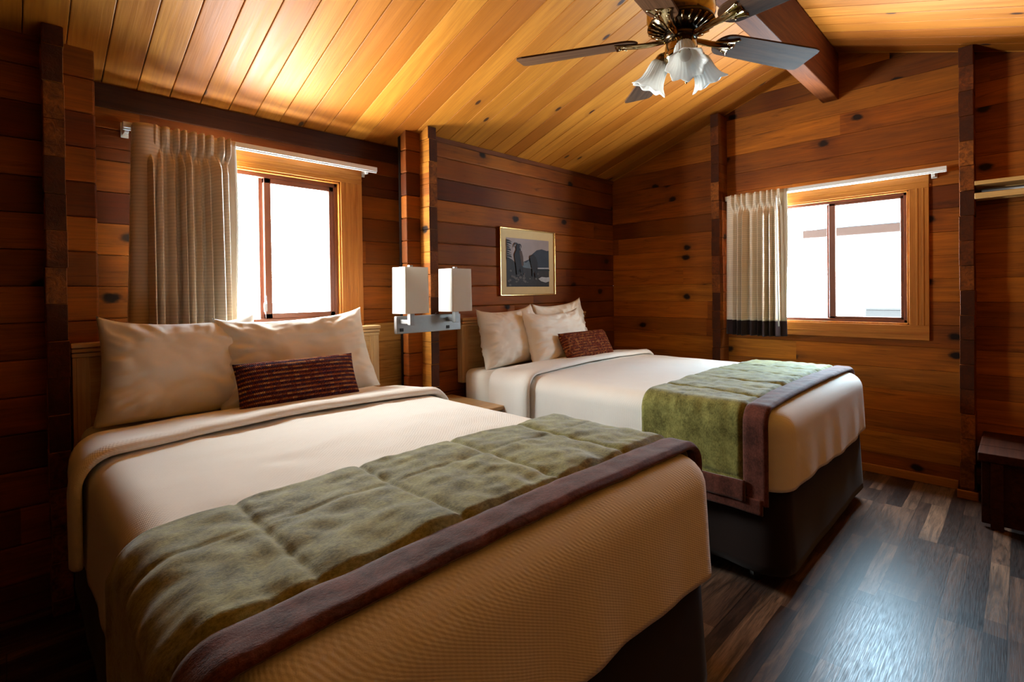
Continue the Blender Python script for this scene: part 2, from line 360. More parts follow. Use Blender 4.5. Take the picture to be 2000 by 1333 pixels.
# ------------------------------------------------------------------ mesh helpers
class MB:
    def __init__(s): s.v = []; s.f = []; s.mi = []; s.uv = []
    def add(s, vs, fs, mi=0, uvs=None):
        b = len(s.v); s.v += [Vector(p) for p in vs]; s.f += [tuple(b+i for i in f) for f in fs]; s.mi += [mi]*len(fs)
        s.uv += list(uvs) if uvs else [(0, 0)]*len(vs)
        return s
    def box(s, a, b, mi=0):
        x0, y0, z0 = a; x1, y1, z1 = b
        v = [(x0,y0,z0),(x1,y0,z0),(x1,y1,z0),(x0,y1,z0),(x0,y0,z1),(x1,y0,z1),(x1,y1,z1),(x0,y1,z1)]
        return s.add(v, [(0,3,2,1),(4,5,6,7),(0,1,5,4),(1,2,6,5),(2,3,7,6),(3,0,4,7)], mi)
    def prism(s, poly, axis, a, b, mi=0, mi_a=None, mi_b=None):
        """poly: CCW 2-D points in the plane of the other two axes (cyclic order); extruded along axis"""
        def P(p, t):
            return {'X': (t, p[0], p[1]), 'Y': (p[1], t, p[0]), 'Z': (p[0], p[1], t)}[axis]
        n = len(poly); v = [P(p, a) for p in poly]+[P(p, b) for p in poly]
        s.add(v, [tuple(range(n))[::-1]], mi if mi_a is None else mi_a)
        base = len(s.v)-2*n
        s.f += [tuple(base+n+i for i in range(n))]; s.mi += [mi if mi_b is None else mi_b]
        s.f += [(base+i, base+(i+1) % n, base+n+(i+1) % n, base+n+i) for i in range(n)]; s.mi += [mi]*n
        return s
    def grid(s, fn, nu, nv, mi=0, closeu=False, uv=None):
        vs = []; us = []
        for j in range(nv+1):
            for i in range(nu+(0 if closeu else 1)):
                vs.append(fn(i/nu, j/nv)); us.append(uv(i/nu, j/nv) if uv else (i/nu, j/nv))
        w = nu if closeu else nu+1
        fs = []
        for j in range(nv):
            for i in range(nu):
                i2 = (i+1) % w if closeu else i+1
                fs.append((j*w+i, j*w+i2, (j+1)*w+i2, (j+1)*w+i))
        return s.add(vs, fs, mi, us)
    def lathe(s, prof, mat=Matrix(), n=24, mi=0, fn=None, cap0=False, cap1=False):
        vs = []
        for k, (r, z) in enumerate(prof):
            for i in range(n):
                a = 2*pi*i/n; rr, zz = (fn(r, z, a, k) if fn else (r, z))
                vs.append(mat @ Vector((rr*cos(a), rr*sin(a), zz)))
        fs = [(k*n+i, k*n+(i+1) % n, (k+1)*n+(i+1) % n, (k+1)*n+i) for k in range(len(prof)-1) for i in range(n)]
        if cap0: fs.append(tuple(range(n))[::-1])
        if cap1: fs.append(tuple((len(prof)-1)*n+i for i in range(n)))
        return s.add(vs, fs, mi)
    def tube(s, pts, r, n=8, mi=0):
        pts = [Vector(p) for p in pts]; vs = []; prev = None
        for i, p in enumerate(pts):
            t = (pts[min(i+1, len(pts)-1)]-pts[max(i-1, 0)]).normalized()
            if prev is None:
                a = Vector((0, 0, 1)) if abs(t.z) < .9 else Vector((1, 0, 0)); u = t.cross(a).normalized()
            else: u = (prev-t*prev.dot(t)).normalized()
            prev = u; w_ = t.cross(u); rr = r[i] if isinstance(r, (list, tuple)) else r
            for k in range(n): vs.append(p+u*rr*cos(2*pi*k/n)+w_*rr*sin(2*pi*k/n))
        L = len(pts)
        fs = [(j*n+k, j*n+(k+1) % n, (j+1)*n+(k+1) % n, (j+1)*n+k) for j in range(L-1) for k in range(n)]
        fs += [tuple(range(n))[::-1], tuple((L-1)*n+k for k in range(n))]
        return s.add(vs, fs, mi)
    def build(s, name, mats, parent=None, smooth=False, bevel=0., seg=2, solid=0., subsurf=0, solid_off=-1., fix=True, origin=None):
        o0 = Vector(origin) if origin is not None else (world_origin(parent) if parent else Vector((0, 0, 0)))
        me = bpy.data.meshes.new(name); me.from_pydata([p-o0 for p in s.v], [], s.f)
        if not isinstance(mats, (list, tuple)): mats = [mats]
        for m in mats: me.materials.append(MAT[m] if isinstance(m, str) else m)
        for p, i in zip(me.polygons, s.mi): p.material_index = i; p.use_smooth = smooth
        uvl = me.uv_layers.new(name='UVMap')
        for l in me.loops: uvl.data[l.index].uv = s.uv[l.vertex_index]
        if fix:
            bm = bmesh.new(); bm.from_mesh(me); bmesh.ops.recalc_face_normals(bm, faces=bm.faces); bm.to_mesh(me); bm.free()
        me.update()
        o = bpy.data.objects.new(name, me); COL.objects.link(o)
        if origin is not None and not parent: o.location = o0
        if parent:
            o.parent = parent
            if origin is not None: o.location = o0-world_origin(parent)
        if solid:
            d = o.modifiers.new('solid', 'SOLIDIFY'); d.thickness = solid; d.offset = solid_off
        if bevel:
            d = o.modifiers.new('bevel', 'BEVEL'); d.width = bevel; d.segments = seg; d.limit_method = 'ANGLE'; d.angle_limit = radians(40); d.harden_normals = False
        if subsurf:
            d = o.modifiers.new('sub', 'SUBSURF'); d.levels = subsurf; d.render_levels = subsurf
        return o

def world_origin(o):
    p = Vector((0, 0, 0))
    while o is not None: p += o.location; o = o.parent
    return p

def root(name, label, cat, loc=(0, 0, 0), group=None):
    o = bpy.data.objects.new(name, None); COL.objects.link(o); o.location = loc; o.empty_display_size = .1
    o['label'] = label; o['category'] = cat
    if group: o['group'] = group
    return o
def tag(o, label, cat, group=None):
    o['label'] = label; o['category'] = cat
    if group: o['group'] = group
    return o
def struct(o, label=None):
    o['kind'] = 'structure'
    if label: o['label'] = label
    return o

def zc(y): return 2.907-.335*abs(y-.946)     # underside of the ceiling
def clip_above(poly, f):
    """keep the part of a 2-D polygon (t, z) with z <= f(t) (f concave, two half planes done by the caller)"""
    out = []
    for i in range(len(poly)):
        p, q = poly[i], poly[(i+1) % len(poly)]
        dp, dq = f(p[0])-p[1], f(q[0])-q[1]
        if dp >= 0: out.append(p)
        if (dp >= 0) != (dq >= 0):
            t = dp/(dp-dq); out.append((p[0]+(q[0]-p[0])*t, p[1]+(q[1]-p[1])*t))
    return out

# ------------------------------------------------------------------ the room
def course_rows(ztop):
    k = 0; z = Z0; rows = []
    while z < ztop:
        rows.append((max(z, 0)+.0006, z+PITCHZ-.0006, k)); z += PITCHZ; k += 1
    return rows

def wall_along_x(name, x0, x1, y0, y1, hole=None, ztop=None, mat='wall_x', label=None, back=1):
    ztop = ztop if ztop else zc(y0)+.02
    m = MB()
    for a, b, k in course_rows(ztop):
        b = min(b, ztop)
        segs = [(x0, x1, a, b)]
        if hole:
            hx0, hx1, hz0, hz1 = hole; segs = []
            for (za, zb) in ((a, min(b, hz0)), (max(a, hz1), b)):
                if zb-za > .002: segs.append((x0, x1, za, zb))
            za, zb = max(a, hz0), min(b, hz1)
            if zb-za > .002: segs += [(x0, hx0, za, zb), (hx1, x1, za, zb)]
        jit = (random.random()-.5)*.002
        for s0, s1, za, zb in segs: m.box((s0, y0+jit, za), (s1, y1, zb))
    if back:
        if hole:
            hx0, hx1, hz0, hz1 = hole
            for b in ((x0, hx0, 0, ztop), (hx1, x1, 0, ztop), (hx0, hx1, 0, hz0), (hx0, hx1, hz1, ztop)): m.box((b[0], y1+.001, b[2]), (b[1], y1+.010, b[3]), 1)
        else:
            m.box((x0, y1+.002, 0), (x1, y1+.03, ztop), 1) if back > 0 else m.box((x0, y0-.03, 0), (x1, y0-.002, ztop), 1)
    return struct(m.build(name, [mat, 'dark'], bevel=.008), label)

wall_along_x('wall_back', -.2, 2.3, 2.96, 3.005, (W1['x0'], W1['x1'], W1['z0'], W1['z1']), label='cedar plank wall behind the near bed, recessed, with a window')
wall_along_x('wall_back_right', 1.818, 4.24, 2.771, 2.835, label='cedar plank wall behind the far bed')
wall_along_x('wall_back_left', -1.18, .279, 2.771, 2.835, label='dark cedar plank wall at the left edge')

def wall_along_y(name, y0, y1, x0, x1, hole=None, label=None, mat='wall_y', flip=False):
    m = MB()
    fl = lambda t: 2.907-.335*(t-.946)+.02
    fr = lambda t: 2.907+.335*(t-.946)+.02
    for a, b, k in course_rows(2.95):
        segs = [(y0, y1, a, b)]
        if hole:
            h0, h1, hz0, hz1 = hole; segs = []
            for (za, zb) in ((a, min(b, hz0)), (max(a, hz1), b)):
                if zb-za > .002: segs.append((y0, y1, za, zb))
            za, zb = max(a, hz0), min(b, hz1)
            if zb-za > .002: segs += [(y0, h0, za, zb), (h1, y1, za, zb)]
        jit = (random.random()-.5)*.002
        for s0, s1, za, zb in segs:
            p = clip_above(clip_above([(s0, za), (s1, za), (s1, zb), (s0, zb)], fl), fr)
            if len(p) >= 3: m.prism(p, 'X', x0+(0 if flip else jit), x1+(jit if flip else 0))
    bx0, bx1 = (x0-.03, x0-.002) if flip else (x1+.001, x1+.010)
    gab = lambda a, b: clip_above(clip_above([(a, 0), (b, 0), (b, 3), (a, 3)], fl), fr)
    if hole:
        h0, h1, hz0, hz1 = hole
        m.prism(gab(y0, h0), 'X', bx0, bx1, 1); m.prism(gab(h1, y1), 'X', bx0, bx1, 1); m.box((bx0, h0, 0), (bx1, h1, hz0), 1)
        m.prism(clip_above(clip_above([(h0, hz1), (h1, hz1), (h1, 3), (h0, 3)], fl), fr), 'X', bx0, bx1, 1)
    else: m.prism(gab(y0, y1), 'X', bx0, bx1, 1)
    return struct(m.build(name, [mat, 'dark'], bevel=.008), label)

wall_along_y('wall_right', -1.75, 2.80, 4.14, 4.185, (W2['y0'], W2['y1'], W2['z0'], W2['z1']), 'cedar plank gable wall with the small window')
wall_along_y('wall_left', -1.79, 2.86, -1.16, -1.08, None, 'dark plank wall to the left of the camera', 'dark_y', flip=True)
wall_along_x('wall_front', -1.2, 4.24, -1.78, -1.70, label='honey plank wall behind the camera', back=-1, mat='bright_x')

# cross-wall stubs poking through the log walls (end grain towards the room)
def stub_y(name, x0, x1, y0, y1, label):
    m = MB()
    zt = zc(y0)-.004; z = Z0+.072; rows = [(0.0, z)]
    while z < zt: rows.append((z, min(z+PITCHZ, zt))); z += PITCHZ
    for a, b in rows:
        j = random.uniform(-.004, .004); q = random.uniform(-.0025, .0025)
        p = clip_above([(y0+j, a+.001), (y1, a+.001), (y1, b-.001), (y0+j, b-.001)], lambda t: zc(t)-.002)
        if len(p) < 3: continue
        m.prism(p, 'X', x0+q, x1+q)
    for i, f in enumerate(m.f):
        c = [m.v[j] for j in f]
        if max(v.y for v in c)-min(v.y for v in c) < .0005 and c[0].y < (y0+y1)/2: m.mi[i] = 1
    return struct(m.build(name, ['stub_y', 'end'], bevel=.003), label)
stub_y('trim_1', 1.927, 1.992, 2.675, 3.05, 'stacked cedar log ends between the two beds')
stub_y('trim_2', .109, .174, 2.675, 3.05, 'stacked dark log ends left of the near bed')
def stub_x(name, y0, y1, x0, x1, label):
    m = MB(); zt = min(zc(y0), zc(y1))-.004; z = Z0+.072; rows = [(0.0, z)]
    while z < zt: rows.append((z, min(z+PITCHZ, zt))); z += PITCHZ
    for a, b in rows:
        j = random.uniform(-.004, .004); q = random.uniform(-.0025, .0025)
        m.box((x0+j, y0+q, a+.001), (x1, y1+q, b-.001))
    for i, f in enumerate(m.f):
        c = [m.v[j] for j in f]
        if max(v.x for v in c)-min(v.x for v in c) < .0005 and c[0].x < (x0+x1)/2: m.mi[i] = 1
    return struct(m.build(name, ['stub_x', 'end'], bevel=.003), label)
stub_x('trim_3', 1.675, 1.74, 3.98, 4.20, 'stacked cedar log ends left of the small window')
stub_x('trim_4', .1925, .2575, 3.98, 4.20, 'stacked cedar log ends right of the small window')

# ceiling: pine boards running up to the ridge, with a roof slab over them
def ceiling():
    m = MB(); p = .1312; k = -11
    sl = sqrt(1+.335**2); th = .02
    while True:
        xa = .322+k*p; xb = xa+p; k += 1
        if xa > 4.28: break
        if xb < -1.2: continue
        xa2, xb2 = max(xa, -1.2)+.0012, min(xb, 4.28)-.0012
        for ya, yb_ in ((.946, 3.10), (-1.80, .946)):
            za, zb = zc(ya), zc(yb_)
            v = [(xa2, ya, za), (xb2, ya, za), (xb2, yb_, zb), (xa2, yb_, zb)]
            v += [(x, y, z+th) for x, y, z in v]
            m.add(v, [(0,1,2,3), (4,7,6,5), (0,4,5,1), (1,5,6,2), (2,6,7,3), (3,7,4,0)])
    for ya, yb_ in ((.946, 3.25), (-1.95, .946)):
        za, zb = zc(ya)+th, zc(yb_)+th
        v = [(-1.3, ya, za), (4.4, ya, za), (4.4, yb_, zb), (-1.3, yb_, zb)]; v += [(x, y, z+.08) for x, y, z in v]
        m.add(v, [(0,1,2,3), (4,7,6,5), (0,4,5,1), (1,5,6,2), (2,6,7,3), (3,7,4,0)], 1)
    return struct(m.build('ceiling', ['ceil', 'dark'], bevel=.0035), 'honey pine board ceiling')
ceiling()
m = MB(); m.box((-1.2, -1.8, -.05), (4.3, 3.1, 0)); struct(m.build('floor', 'floor'), 'dark weathered wood plank floor')
# ridge beam
m = MB(); m.box((-1.08, .896, 2.565), (4.139, .996, 2.885)); struct(m.build('trim_5', 'beam', bevel=.006), 'stained ridge beam under the ceiling')
# top plate above the big window, thin moulding on the far-bed wall
m = MB(); m.box((.175, 2.948, 2.118), (1.926, 2.9595, 2.226)); struct(m.build('trim_6', 'plate', bevel=.004), 'dark top plate board above the big window')
m = MB(); m.prism([(2.771, zc(2.771)-.028), (2.771, zc(2.771)-.002), (2.752, zc(2.752)-.004), (2.758, zc(2.771)-.028)], 'X', 1.993, 4.138); struct(m.build('trim_7', 'beam', bevel=.002), 'thin moulding under the ceiling over the far bed')
m = MB()
for k in range(6): m.box((1.612, 2.944, .33+.122*k), (1.925, 2.9585, .33+.122*k+.1205))
struct(m.build('trim_8', 'palecedar', bevel=.004), 'pale unstained boards below the wall lamp')
# baseboards
def bb(name, pieces, label):
    m = MB()
    for a, b in pieces: m.box(a, b)
    return struct(m.build(name, 'trim_y', bevel=.004), label)
bb('baseboard_right', [((4.122, .275, 0), (4.139, 1.657, .055)), ((4.122, -1.69, 0), (4.139, .175, .055)), ((4.122, 1.757, 0), (4.139, 2.769, .055)),
    ((3.962, .178, 0), (3.979, .272, .05)), ((3.962, 1.66, 0), (3.979, 1.755, .05))], 'wooden baseboard along the right wall and round its log ends')
bb('baseboard_back', [((1.994, 2.755, 0), (4.12, 2.770, .055)), ((.3, 2.944, 0), (1.8, 2.959, .055))], 'wooden baseboard along the back wall')

# ------------------------------------------------------------------ windows
def window_x(W):     # in wall_back, looking along +y
    x0, x1, z0, z1, y = W['x0'], W['x1'], W['z0'], W['z1'], W['y']
    o = bpy.data.objects.new('window_1', None); COL.objects.link(o); o.location = ((x0+x1)/2, y, z0); o['kind'] = 'structure'; o['label'] = 'large bright sliding window behind the near bed'
    cw = .14; t = .022
    for nm, (a, b, c, d), mt in (('top_casing', (x0-cw, x1+cw, z1, z1+.092), 'trim_x'), ('bottom_casing', (x0-cw, x1+cw, z0-.10, z0), 'trim_x'),
                             ('side_casing', (x0-cw, x0, z0, z1), 'trim_z'), ('side_casing', (x1, x1+cw, z0, z1), 'trim_z')):
        m = MB(); m.box((a, y-t, c), (b, y-.001, d)); 
        # stepped profile
        if 'side' in nm:
            for q in (.25, .5, .75): xx = a+(b-a)*q; m.box((xx-.006, y-t-.004, c), (xx+.006, y-t, d))
        else:
            for q in (.3, .62): zz = c+(d-c)*q; m.box((a, y-t-.004, zz-.005), (b, y-t, zz+.005))
        m.build(nm, mt, o, bevel=.003)
    m = MB(); jt = .012
    for a, b in (((x0, y-.015, z0), (x0+jt, y+.052, z1)), ((x1-jt, y-.015, z0), (x1, y+.052, z1)), ((x0, y-.015, z1-jt), (x1, y+.052, z1)), ((x0, y-.015, z0), (x1, y+.052, z0+jt))): m.box(a, b)
    m.build('jamb', 'trim_z', o, bevel=.002)
    # outer frame + sliding sash on the right
    m = MB(); f = .022; yy = y+.006
    for a, b in (((x0+jt, yy, z0+jt), (x0+jt+f, yy+.05, z1-jt)), ((x1-jt-f, yy, z0+jt), (x1-jt, yy+.05, z1-jt)), ((x0+jt, yy, z1-jt-f), (x1-jt, yy+.05, z1-jt)), ((x0+jt, yy, z0+jt), (x1-jt, yy+.05, z0+jt+f))): m.box(a, b)
    m.build('window_frame', 'sash', o, bevel=.003)
    xm = 1.033; s = .030
    sash = MB()
    for a, b in (((xm-.012, yy+.002, z0+.034), (xm+.026, yy+.028, z1-.034)), ((x1-.034-s, yy+.002, z0+.034), (x1-.034, yy+.028, z1-.034)), ((xm-.012, yy+.002, z1-.034-s), (x1-.034, yy+.028, z1-.034)), ((xm-.012, yy+.002, z0+.034), (x1-.034, yy+.028, z0+.034+s))): sash.box(a, b)
    so = sash.build('sash', 'sash', o, bevel=.003)
    MB().box((xm+.02, yy+.012, z0+.06), (x1-.06, yy+.016, z1-.06)).build('pane', 'glass', so)
    MB().box((xm-.03, yy+.034, z0+.03), (xm-.004, yy+.048, z1-.03)).build('mullion', 'sash', o, bevel=.002)
    MB().box((x0+.03, yy+.038, z0+.03), (xm-.02, yy+.042, z1-.03)).build('pane', 'glass', o)
    l = MB(); l.box((xm-.022, yy-.012, z0+.075), (xm-.008, yy+.004, z0+.125)); l.tube([(xm-.015, yy-.014, z0+.12), (xm-.020, yy-.02, z0+.14), (xm-.018, yy-.014, z0+.165)], .005)
    l.build('latch', 'steel', o, bevel=.002)
window_x(W1)
def window_y(W):
    y0, y1, z0, z1, x = W['y0'], W['y1'], W['z0'], W['z1'], W['x']
    o = bpy.data.objects.new('window_2', None); COL.objects.link(o); o.location = (x, (y0+y1)/2, z0); o['kind'] = 'structure'; o['label'] = 'small sliding window in the right wall'
    cw = .10; t = .022
    for nm, (a, b, c, d), mt in (('top_casing', (y0-cw, y1+cw, z1, z1+.095), 'trim_y'), ('bottom_casing', (y0-cw, y1+cw, z0-.095, z0), 'trim_y'),
                             ('side_casing', (y0-cw, y0, z0, z1), 'trim_z'), ('side_casing', (y1, y1+cw, z0, z1), 'trim_z')):
        m = MB(); m.box((x-t, a, c), (x-.001, b, d))
        if 'side' in nm:
            for q in (.3, .6): yy = a+(b-a)*q; m.box((x-t-.004, yy-.006, c), (x-t, yy+.006, d))
        else:
            m.box((x-t-.003, a, c+.035), (x-t, b, c+.047))
        m.build(nm, mt, o, bevel=.003)
    m = MB(); jt = .012
    for a, b in (((x-.015, y0, z0), (x+.052, y0+jt, z1)), ((x-.015, y1-jt, z0), (x+.052, y1, z1)), ((x-.015, y0, z1-jt), (x+.052, y1, z1)), ((x-.015, y0, z0), (x+.052, y1, z0+jt))): m.box(a, b)
    m.build('jamb', 'trim_z', o, bevel=.002)
    xx = x+.004; f = .02
    m = MB()
    for a, b in (((xx, y0+jt, z0+jt), (xx+.05, y0+jt+f, z1-jt)), ((xx, y1-jt-f, z0+jt), (xx+.05, y1-jt, z1-jt)), ((xx, y0+jt, z1-jt-f), (xx+.05, y1-jt, z1-jt)), ((xx, y0+jt, z0+jt), (xx+.05, y1-jt, z0+jt+f))): m.box(a, b)
    m.build('window_frame', 'sash', o, bevel=.003)
    ym = .955; s = .016
    sash = MB()
    for a, b in (((xx+.002, ym-.03, z0+.032), (xx+.026, ym+.010, z1-.032)), ((xx+.002, y0+.032, z0+.032), (xx+.026, y0+.032+s, z1-.032)), ((xx+.002, y0+.032, z1-.032-s), (xx+.026, ym+.01, z1-.032)), ((xx+.002, y0+.032, z0+.032), (xx+.026, ym+.01, z0+.032+s))): sash.box(a, b)
    so = sash.build('sash', 'sash', o, bevel=.003)
    MB().box((xx+.012, y0+.04, z0+.04), (xx+.016, ym-.02, z1-.04)).build('pane', 'glass', so)
    MB().box((xx+.034, ym+.004, z0+.03), (xx+.048, ym+.03, z1-.03)).build('mullion', 'sash', o, bevel=.002)
    MB().box((xx+.038, ym+.02, z0+.03), (xx+.042, y1-.03, z1-.03)).build('pane', 'glass', o)
window_y(W2)

# ------------------------------------------------------------------ outside the small window
o = root('neighbour_cabin', 'pale neighbouring cabin wall with a brown eave board, outside the small window', 'building', (8.1, .5, -.2))
m = MB()
for k in range(17):
    z = -.2+k*.19; m.prism([(8.10, z), (8.125, z), (8.125, z+.19), (8.118, z+.19)], 'Y', 0, 0) if False else m.box((8.08+.004*(k % 2), -4.0, z), (8.2, 2.05, z+.186))
m.build('wall', 'siding', o, bevel=.004)
MB().box((7.98, -4.2, 1.955), (8.06, 2.18, 2.065)).build('eave_board', 'fascia', o, bevel=.005)
m = MB(); m.add([(7.75, -4.2, 2.07), (7.75, 2.25, 2.07), (9.6, 2.25, 2.75), (9.6, -4.2, 2.75)] + [(7.75, -4.2, 2.12), (7.75, 2.25, 2.12), (9.6, 2.25, 2.80), (9.6, -4.2, 2.80)], [(0,1,2,3), (7,6,5,4), (0,4,5,1), (1,5,6,2), (2,6,7,3), (3,7,4,0)])
m.build('roof', 'siding', o)
m = MB(); m.box((7.72, -1.2, .55), (8.07, 1.40, .97)); m.box((7.70, -1.2, .97), (8.07, 1.42, .985))
tag(m.build('utility_box', 'grey', bevel=.01, origin=(7.9, .1, .55)), 'low grey box against the pale cabin outside the small window', 'box')

# ------------------------------------------------------------------ bed helpers
HEADY = 2.715
def nz(x, y, z=0., s=1.): return noise.noise(Vector((x*s, y*s, z*s)))
def fbm(x, y, z=0., s=1., o=3):
    v = 0; a = 1; t = 0
    for i in range(o): v += a*noise.noise(Vector((x*s, y*s, z*s+i*7.3))); t += a; a *= .5; s *= 2.1
    return v/t

def across(x0, x1, ztop, hemL, hemR, r=.07, step=.012, crown=.012):
    """cross-section over a bed: list of (x, z, nx, nz, arc)"""
    pts = []
    def seg(n, f):
        for i in range(n): pts.append(f(i/n))
    hl = ztop-r-hemL
    seg(max(2, int(hl/step)), lambda t: (x0, hemL+hl*t))
    seg(8, lambda t: (x0+r-r*cos(t*pi/2), ztop-r+r*sin(t*pi/2)))
    W = x1-x0-2*r
    seg(int(W/step), lambda t: (x0+r+W*t, ztop+crown*sin(pi*t)))
    seg(8, lambda t: (x1-r+r*sin(t*pi/2), ztop-r+r*cos(t*pi/2)))
    hr = ztop-r-hemR; n = max(2, int(hr/step))
    for i in range(n+1): pts.append((x1, ztop-r-hr*i/n))
    out = []; arc = 0
    for i, p in enumerate(pts):
        a = pts[max(i-1, 0)]; b = pts[min(i+1, len(pts)-1)]
        tx, tz = b[0]-a[0], b[1]-a[1]; L = sqrt(tx*tx+tz*tz) or 1
        if i: arc += sqrt((p[0]-pts[i-1][0])**2+(p[1]-pts[i-1][1])**2)
        out.append((p[0], p[1], -tz/L, tx/L, arc))
    return out

def bedcover(name, x0, x1, yf, yh, ztop, hem, parent, mat, r=.085, seed=0., hemfn=None):
    """U-shaped cover: sides + foot + top, rounded at the top edge and foot corners"""
    rc = .115; path = []
    n = 70
    for i in range(n): path.append((x0, yh+(yf+rc-yh)*i/n, -1, 0))
    for i in range(10):
        a = pi+ (pi/2)*i/10; path.append((x0+rc+rc*cos(a), yf+rc+rc*sin(a), cos(a), sin(a)))
    for i in range(60): path.append((x0+rc+(x1-x0-2*rc)*i/60, yf, 0, -1))
    for i in range(10):
        a = -pi/2+(pi/2)*i/10; path.append((x1-rc+rc*cos(a), yf+rc+rc*sin(a), cos(a), sin(a)))
    for i in range(n+1): path.append((x1, yf+rc+(yh-yf-rc)*i/n, 1, 0))
    prof = []
    for i in range(9):
        a = pi/2*i/8; prof.append((-r+r*sin(a), ztop-r+r*cos(a)))
    nd = 16
    cx = (x0+x1)/2
    vs = []; rows = 0; NI = 26
    A = (x1-x0)/2
    for j in range(NI):           # top, from the spine outwards
        s = j/NI
        for (px, py, qx, qy) in path:
            sx, sy = cx, max(min(py, yh), min(yf+A, yh)) if abs(qx) > .99 else yf+A
            if abs(qx) <= .99: sy = yf+A
            ex, ey = px-r*qx, py-r*qy
            x, y = sx+(ex-sx)*s, sy+(ey-sy)*s
            z = ztop+.012*(1-((x-cx)/A)**2)*.9+.007*fbm(x, y, seed, 3.2)+.005*fbm(x*1.6+y*.5, y*3, seed+5, 4.)+.0025*fbm(x*2+y, y*5-x*2, seed+7, 6.)*min(1, (1-s)*6)
            vs.append((x, y, z))
        rows += 1
    for k, (d, z) in enumerate(prof):
        for (px, py, qx, qy) in path:
            e = .007*fbm(px+d, py, seed, 3.2)*(1-k/9)
            vs.append((px+d*qx, py+d*qy, z+e+.012*.9*(1-((px+d*qx-cx)/A)**2)*(1-k/9) if qx*qx > .5 else z+e+.0108*(1-((px-cx)/A)**2)*(1-k/9)))
        rows += 1
    L = len(path)
    for j in range(1, nd+1):
        t = j/nd
        for i, (px, py, qx, qy) in enumerate(path):
            h = hemfn(px, py) if hemfn else hem
            z = (ztop-r)+(h-(ztop-r))*t
            wv = .010*t*fbm(px*1.0, py*1.0, seed+2.+z*.3, 5.)+.007*t*sin((px+py)*23+seed*3)*(.5+.5*nz(px, py, seed+9, 3))
            vs.append((px+qx*(wv+.010*t), py+qy*(wv+.010*t), z))
        rows += 1
    m = MB()
    fs = [(j*L+i, j*L+i+1, (j+1)*L+i+1, (j+1)*L+i) for j in range(rows-1) for i in range(L-1)]
    m.add(vs, fs)
    o = m.build(name, mat, parent, smooth=True, solid=.012, fix=False)
    bm = bmesh.new(); bm.from_mesh(o.data); bmesh.ops.remove_doubles(bm, verts=bm.verts, dist=.0006); bmesh.ops.recalc_face_normals(bm, faces=bm.faces)
    for f in bm.faces: f.smooth = True
    bm.to_mesh(o.data); bm.free()
    return o

def runner_strip(x0, x1, ztop, hemL, hemR, ya, yb, thick, dispf, name, mat, parent, r=.075, a_from=None, a_to=None, ny=None, lift=0., step=.009, edge=.004):
    sec = across(x0-lift, x1+lift, ztop+lift, hemL, hemR, r, step)
    if a_from is not None: sec = [s for s in sec if s[4] >= a_from]
    if a_to is not None: sec = [s for s in sec if s[4] <= a_to]
    ny = ny or max(4, int((yb-ya)/.009))
    m = MB(); w_ = len(sec); vs = []
    for j in range(ny+1):
        y = ya+(yb-ya)*j/ny
        for (x, z, nx, nzv, a) in sec:
            d = dispf(x, y, z, a)
            yy = y
            vs.append((x+nx*d, yy, z+nzv*d))
    m.add(vs, [(j*w_+i, j*w_+i+1, (j+1)*w_+i+1, (j+1)*w_+i) for j in range(ny) for i in range(w_-1)])
    return m.build(name, mat, parent, smooth=True, solid=thick, bevel=0, solid_off=-1)

def make_pillow(name, w, h, t, mat, seed=0., pinch=.07, n=56, wr=.016, ear=.0, sag=.05):
    m = MB()
    def half(sgn):
        def f(i, j):
            u, v = 2*i-1, 2*j-1
            u2_ = math.copysign(abs(u)**.85, u); v2_ = math.copysign(abs(v)**.85, v)
            e = max(0., (1-u2_**4)*(1-v2_**4))
            th = t/2*e**.55
            x = w/2*u2_*(1-pinch*(1-v2_*v2_)*abs(u2_)**2)*(1-sag*.7*v2_)
            top = pinch*(1.5 if v2_ > 0 else .35)
            z = h/2*v2_*(1-top*(1-u2_*u2_)*abs(v2_)**2)+ear*h*abs(u2_)**5*max(0, v2_)**3
            th *= 1+sag*(-v2_)*3
            ang = math.atan2(v2_, u2_); rad = max(abs(u2_), abs(v2_))
            crease = (sin(ang*19+4*nz(u2_, v2_, seed, 2)+seed)+.6*sin(ang*37+5*nz(u2_, v2_, seed+4, 3)))*rad**4*(1-rad**10)
            d = wr*(1.5*fbm(u2_, v2_, seed+sgn, 2.2)+.75*crease+.45*fbm(u2_*1.3+v2_*1.1, v2_*1.6-u2_*.9, seed+9, 3.2))*min(1., e*3+.05)
            return (x, sgn*(th+d), z+h/2)
        return f
    m.grid(half(-1), n, n); m.grid(half(1), n, n)
    # weld the seam
    me_o = m.build(name, mat, None, smooth=True, fix=False)
    bm = bmesh.new(); bm.from_mesh(me_o.data); bmesh.ops.remove_doubles(bm, verts=bm.verts, dist=.0008); bmesh.ops.recalc_face_normals(bm, faces=bm.faces)
    for f in bm.faces: f.smooth = True
    bm.to_mesh(me_o.data); bm.free()
    return me_o

